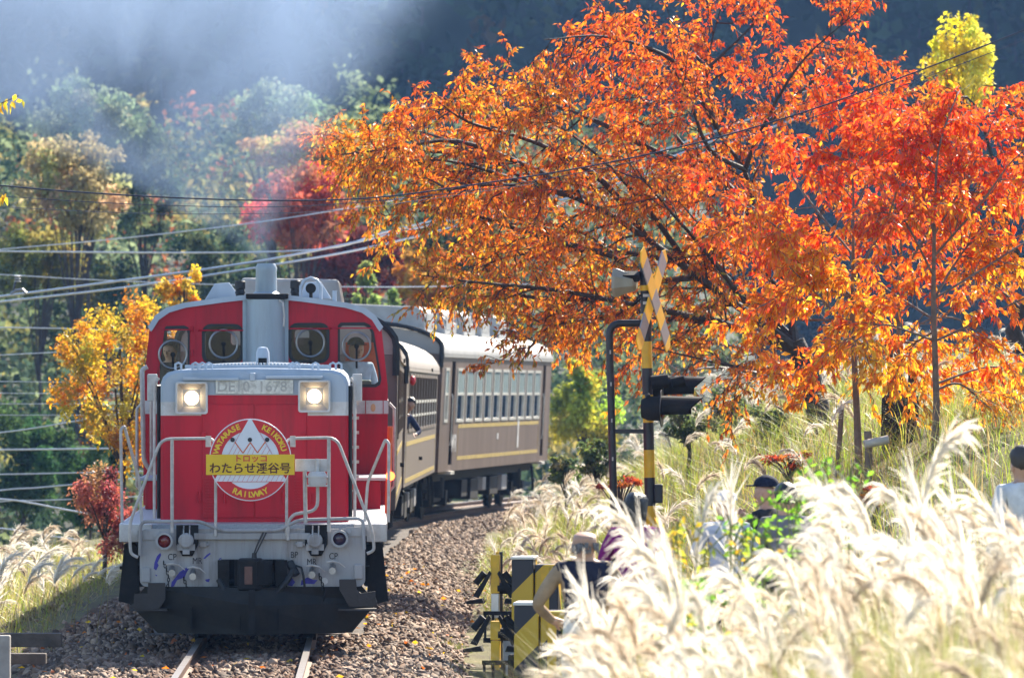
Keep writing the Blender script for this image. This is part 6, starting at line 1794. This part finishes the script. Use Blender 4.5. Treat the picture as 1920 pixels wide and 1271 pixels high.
bright = [([(-200, 578), (0, 556), (200, 530), (400, 503), (530, 482), (700, 447), (950, 388), (1140, 340), (1500, 200)], .022, 'brightest wire crossing behind the cab from lower left to the cherry'),
          ([(-200, 590), (0, 566), (250, 537), (530, 494), (720, 458), (960, 398), (1160, 345), (1500, 220)], .02, 'bright wire running just below the brightest one'),
          ([(-200, 470), (530, 472), (720, 436), (940, 380), (1120, 325), (1500, 190)], .017, 'uppermost of the three bright wires in front of the red maple'),
          ([(-200, 488), (0, 468), (200, 450), (430, 424), (620, 396), (860, 352), (1150, 290)], .012, 'thin pale wire rising through the smoke at left'),
          ([(-200, 508), (0, 515), (180, 525), (420, 534), (750, 538), (1100, 530)], .010, 'dull wire sloping gently down behind the yellow tree'),
          ([(-200, 611), (0, 614), (150, 617), (420, 628)], .012, 'pale level wire at the height of the cab roof'),
          ([(-200, 680), (0, 666), (165, 657), (420, 640)], .009, 'white wire rising slightly into the yellow tree'),
          ([(-200, 712), (0, 715), (400, 720)], .006, 'uppermost of four thin blue wires at left'),
          ([(-200, 733), (0, 737), (400, 738)], .006, 'second of four thin blue wires at left'),
          ([(-200, 756), (0, 757), (400, 757)], .006, 'third of four thin blue wires at left'),
          ([(-200, 775), (0, 778), (400, 778)], .006, 'lowest of four thin blue wires at left'),
          ([(-200, 836), (0, 811), (60, 803), (165, 785), (400, 740)], .012, 'white wire climbing to the right below the blue wires'),
          ([(-200, 844), (0, 843), (180, 841), (400, 838)], .016, 'thick pale level wire over the lower left trees'),
          ([(-200, 892), (0, 889), (150, 886), (400, 880)], .011, 'level white wire left of the red bush'),
          ([(-200, 945), (0, 919), (70, 914), (200, 902), (400, 880)], .013, 'upper bright wire of the tangle left of the red bush'),
          ([(-200, 920), (0, 935), (60, 943), (150, 960), (400, 1000)], .016, 'bright wire of the tangle sloping down to the right'),
          ([(-200, 960), (0, 940), (100, 937), (400, 925)], .009, 'thin wire through the middle of the lower left tangle'),
          ([(-200, 975), (0, 990), (60, 1000), (160, 1014), (400, 1050)], .015, 'lowest bright wire just above the left pampas')]
for i, (pts, r, lb) in enumerate(bright):
    wire(pts, 112 + (i % 5) * 2, r * 1.0, 'wire_bright', lb, 'bright wires over the valley')
# porcelain insulator on the bright wires at far left
p = at(30, 535, 112)
ins = thing('insulator', 'small white insulator clamp on the bright wires at far left', 'insulator', tuple(p))
MB().tube([(-.05, 0, -.12), (-.02, 0, .02), (.02, 0, .12)], .02, 8).build('rod', M['wire_dark'], ins)
for k in range(3): MB().lathe([(.03, 0), (.07, .015), (.03, .03)], (.03, 0, .06 + .05 * k), 'z', 12).build('shed', M['white_paint'], ins, smooth=True)
MB().tube([(-.1, 0, -.16), (0, 0, -.10), (.12, 0, -.08), (.2, 0, -.16)], .03, 8).build('clamp', M['steel'], ins, smooth=True)

# ------------------------------------------------------------------ exhaust smoke
SMY = 68.4
def smokemat():
    m, n, L, o = newmat('diesel_smoke')
    v = n.new('ShaderNodeVolumePrincipled')
    v.inputs['Color'].default_value = (.48, .66, 1.0, 1)
    v.inputs['Anisotropy'].default_value = .35
    t = n.new('ShaderNodeTexCoord'); s = n.new('ShaderNodeSeparateXYZ'); L.new(t.outputs['Object'], s.inputs[0])
    def mth(op, a, b=None, c=None):
        k = n.new('ShaderNodeMath'); k.operation = op
        for i, x in enumerate((a, b, c)):
            if x is None: continue
            if isinstance(x, (int, float)): k.inputs[i].default_value = x
            else: L.new(x, k.inputs[i])
        return k.outputs[0]
    Z = mth('MAXIMUM', s.outputs[2], 0.0)
    cx = mth('MULTIPLY_ADD', Z, -.72, 0.0)
    cyy = mth('MULTIPLY_ADD', Z, .35, 0.0)
    rad = mth('MULTIPLY_ADD', mth('POWER', Z, 1.25), 1.12, .13)
    dx = mth('DIVIDE', mth('SUBTRACT', s.outputs[0], cx), rad)
    dy = mth('DIVIDE', mth('SUBTRACT', s.outputs[1], cyy), rad)
    d = mth('SQRT', mth('ADD', mth('MULTIPLY', dx, dx), mth('MULTIPLY', dy, dy)))
    fall = mth('MAXIMUM', mth('SUBTRACT', 1.0, d), 0.0)
    fall = mth('MINIMUM', mth('MULTIPLY', fall, 1.9), 1.0)
    mp = n.new('ShaderNodeMapping'); mp.inputs['Scale'].default_value = (1, .6, .55); L.new(t.outputs['Object'], mp.inputs[0])
    ns = n.new('ShaderNodeTexNoise'); ns.inputs['Scale'].default_value = .6; ns.inputs['Detail'].default_value = 3; ns.inputs['Distortion'].default_value = .6
    L.new(mp.outputs[0], ns.inputs[0])
    nr = n.new('ShaderNodeMapRange'); nr.inputs[1].default_value = .38; nr.inputs[2].default_value = .66; nr.inputs[3].default_value = .05; nr.inputs[4].default_value = 1.0
    L.new(ns.outputs[0], nr.inputs[0])
    dens = mth('DIVIDE', SMOKE_D, mth('MULTIPLY_ADD', Z, .35, 1.1))
    L.new(mth('MULTIPLY', mth('MULTIPLY', fall, nr.outputs[0]), dens), v.inputs['Density'])
    L.new(v.outputs[0], o.inputs['Volume'])
    return m
SMOKE_D = .95
sm = MB()
prof_ = [(z_, .13 + 1.12 * z_ ** 1.25) for z_ in (0, .3, .8, 1.5, 2.4, 3.4, 4.6, 6.0)]
V = []; N_ = 20
for z_, r_ in prof_:
    for j in range(N_):
        a = 2 * math.pi * j / N_
        V.append((-.72 * z_ + r_ * 1.02 * math.cos(a), .35 * z_ + r_ * 1.02 * math.sin(a), z_ + .0))
k = len(prof_)
sm.v = V
sm.f = [(i * N_ + j, i * N_ + (j + 1) % N_, (i + 1) * N_ + (j + 1) % N_, (i + 1) * N_ + j) for i in range(k - 1) for j in range(N_)] + [tuple(range(N_)), tuple((k - 1) * N_ + j for j in range(N_))]
sm.m = [0] * len(sm.f)
chim = loco.matrix_basis @ Vector((0, CY0 + .45, 3.955))
smo = sm.build('exhaust_smoke', smokemat(), None, loc=tuple(chim))
tag(smo, 'pale blue exhaust smoke drifting up left from the engine chimney', 'smoke', kind='stuff')

# ------------------------------------------------------------------ haze
hz = MB().box(-280, 280, -14, 580, -26, 110)
hm_, n_, L2, o2 = newmat('air')
pv2 = n_.new('ShaderNodeVolumePrincipled')
pv2.inputs['Color'].default_value = (.26, .50, 1.0, 1)
pv2.inputs['Density'].default_value = .00016
pv2.inputs['Anisotropy'].default_value = .2
L2.new(pv2.outputs[0], o2.inputs['Volume'])
tag(hz.build('haze', hm_), 'thin blue haze filling the valley air', 'haze', kind='stuff')
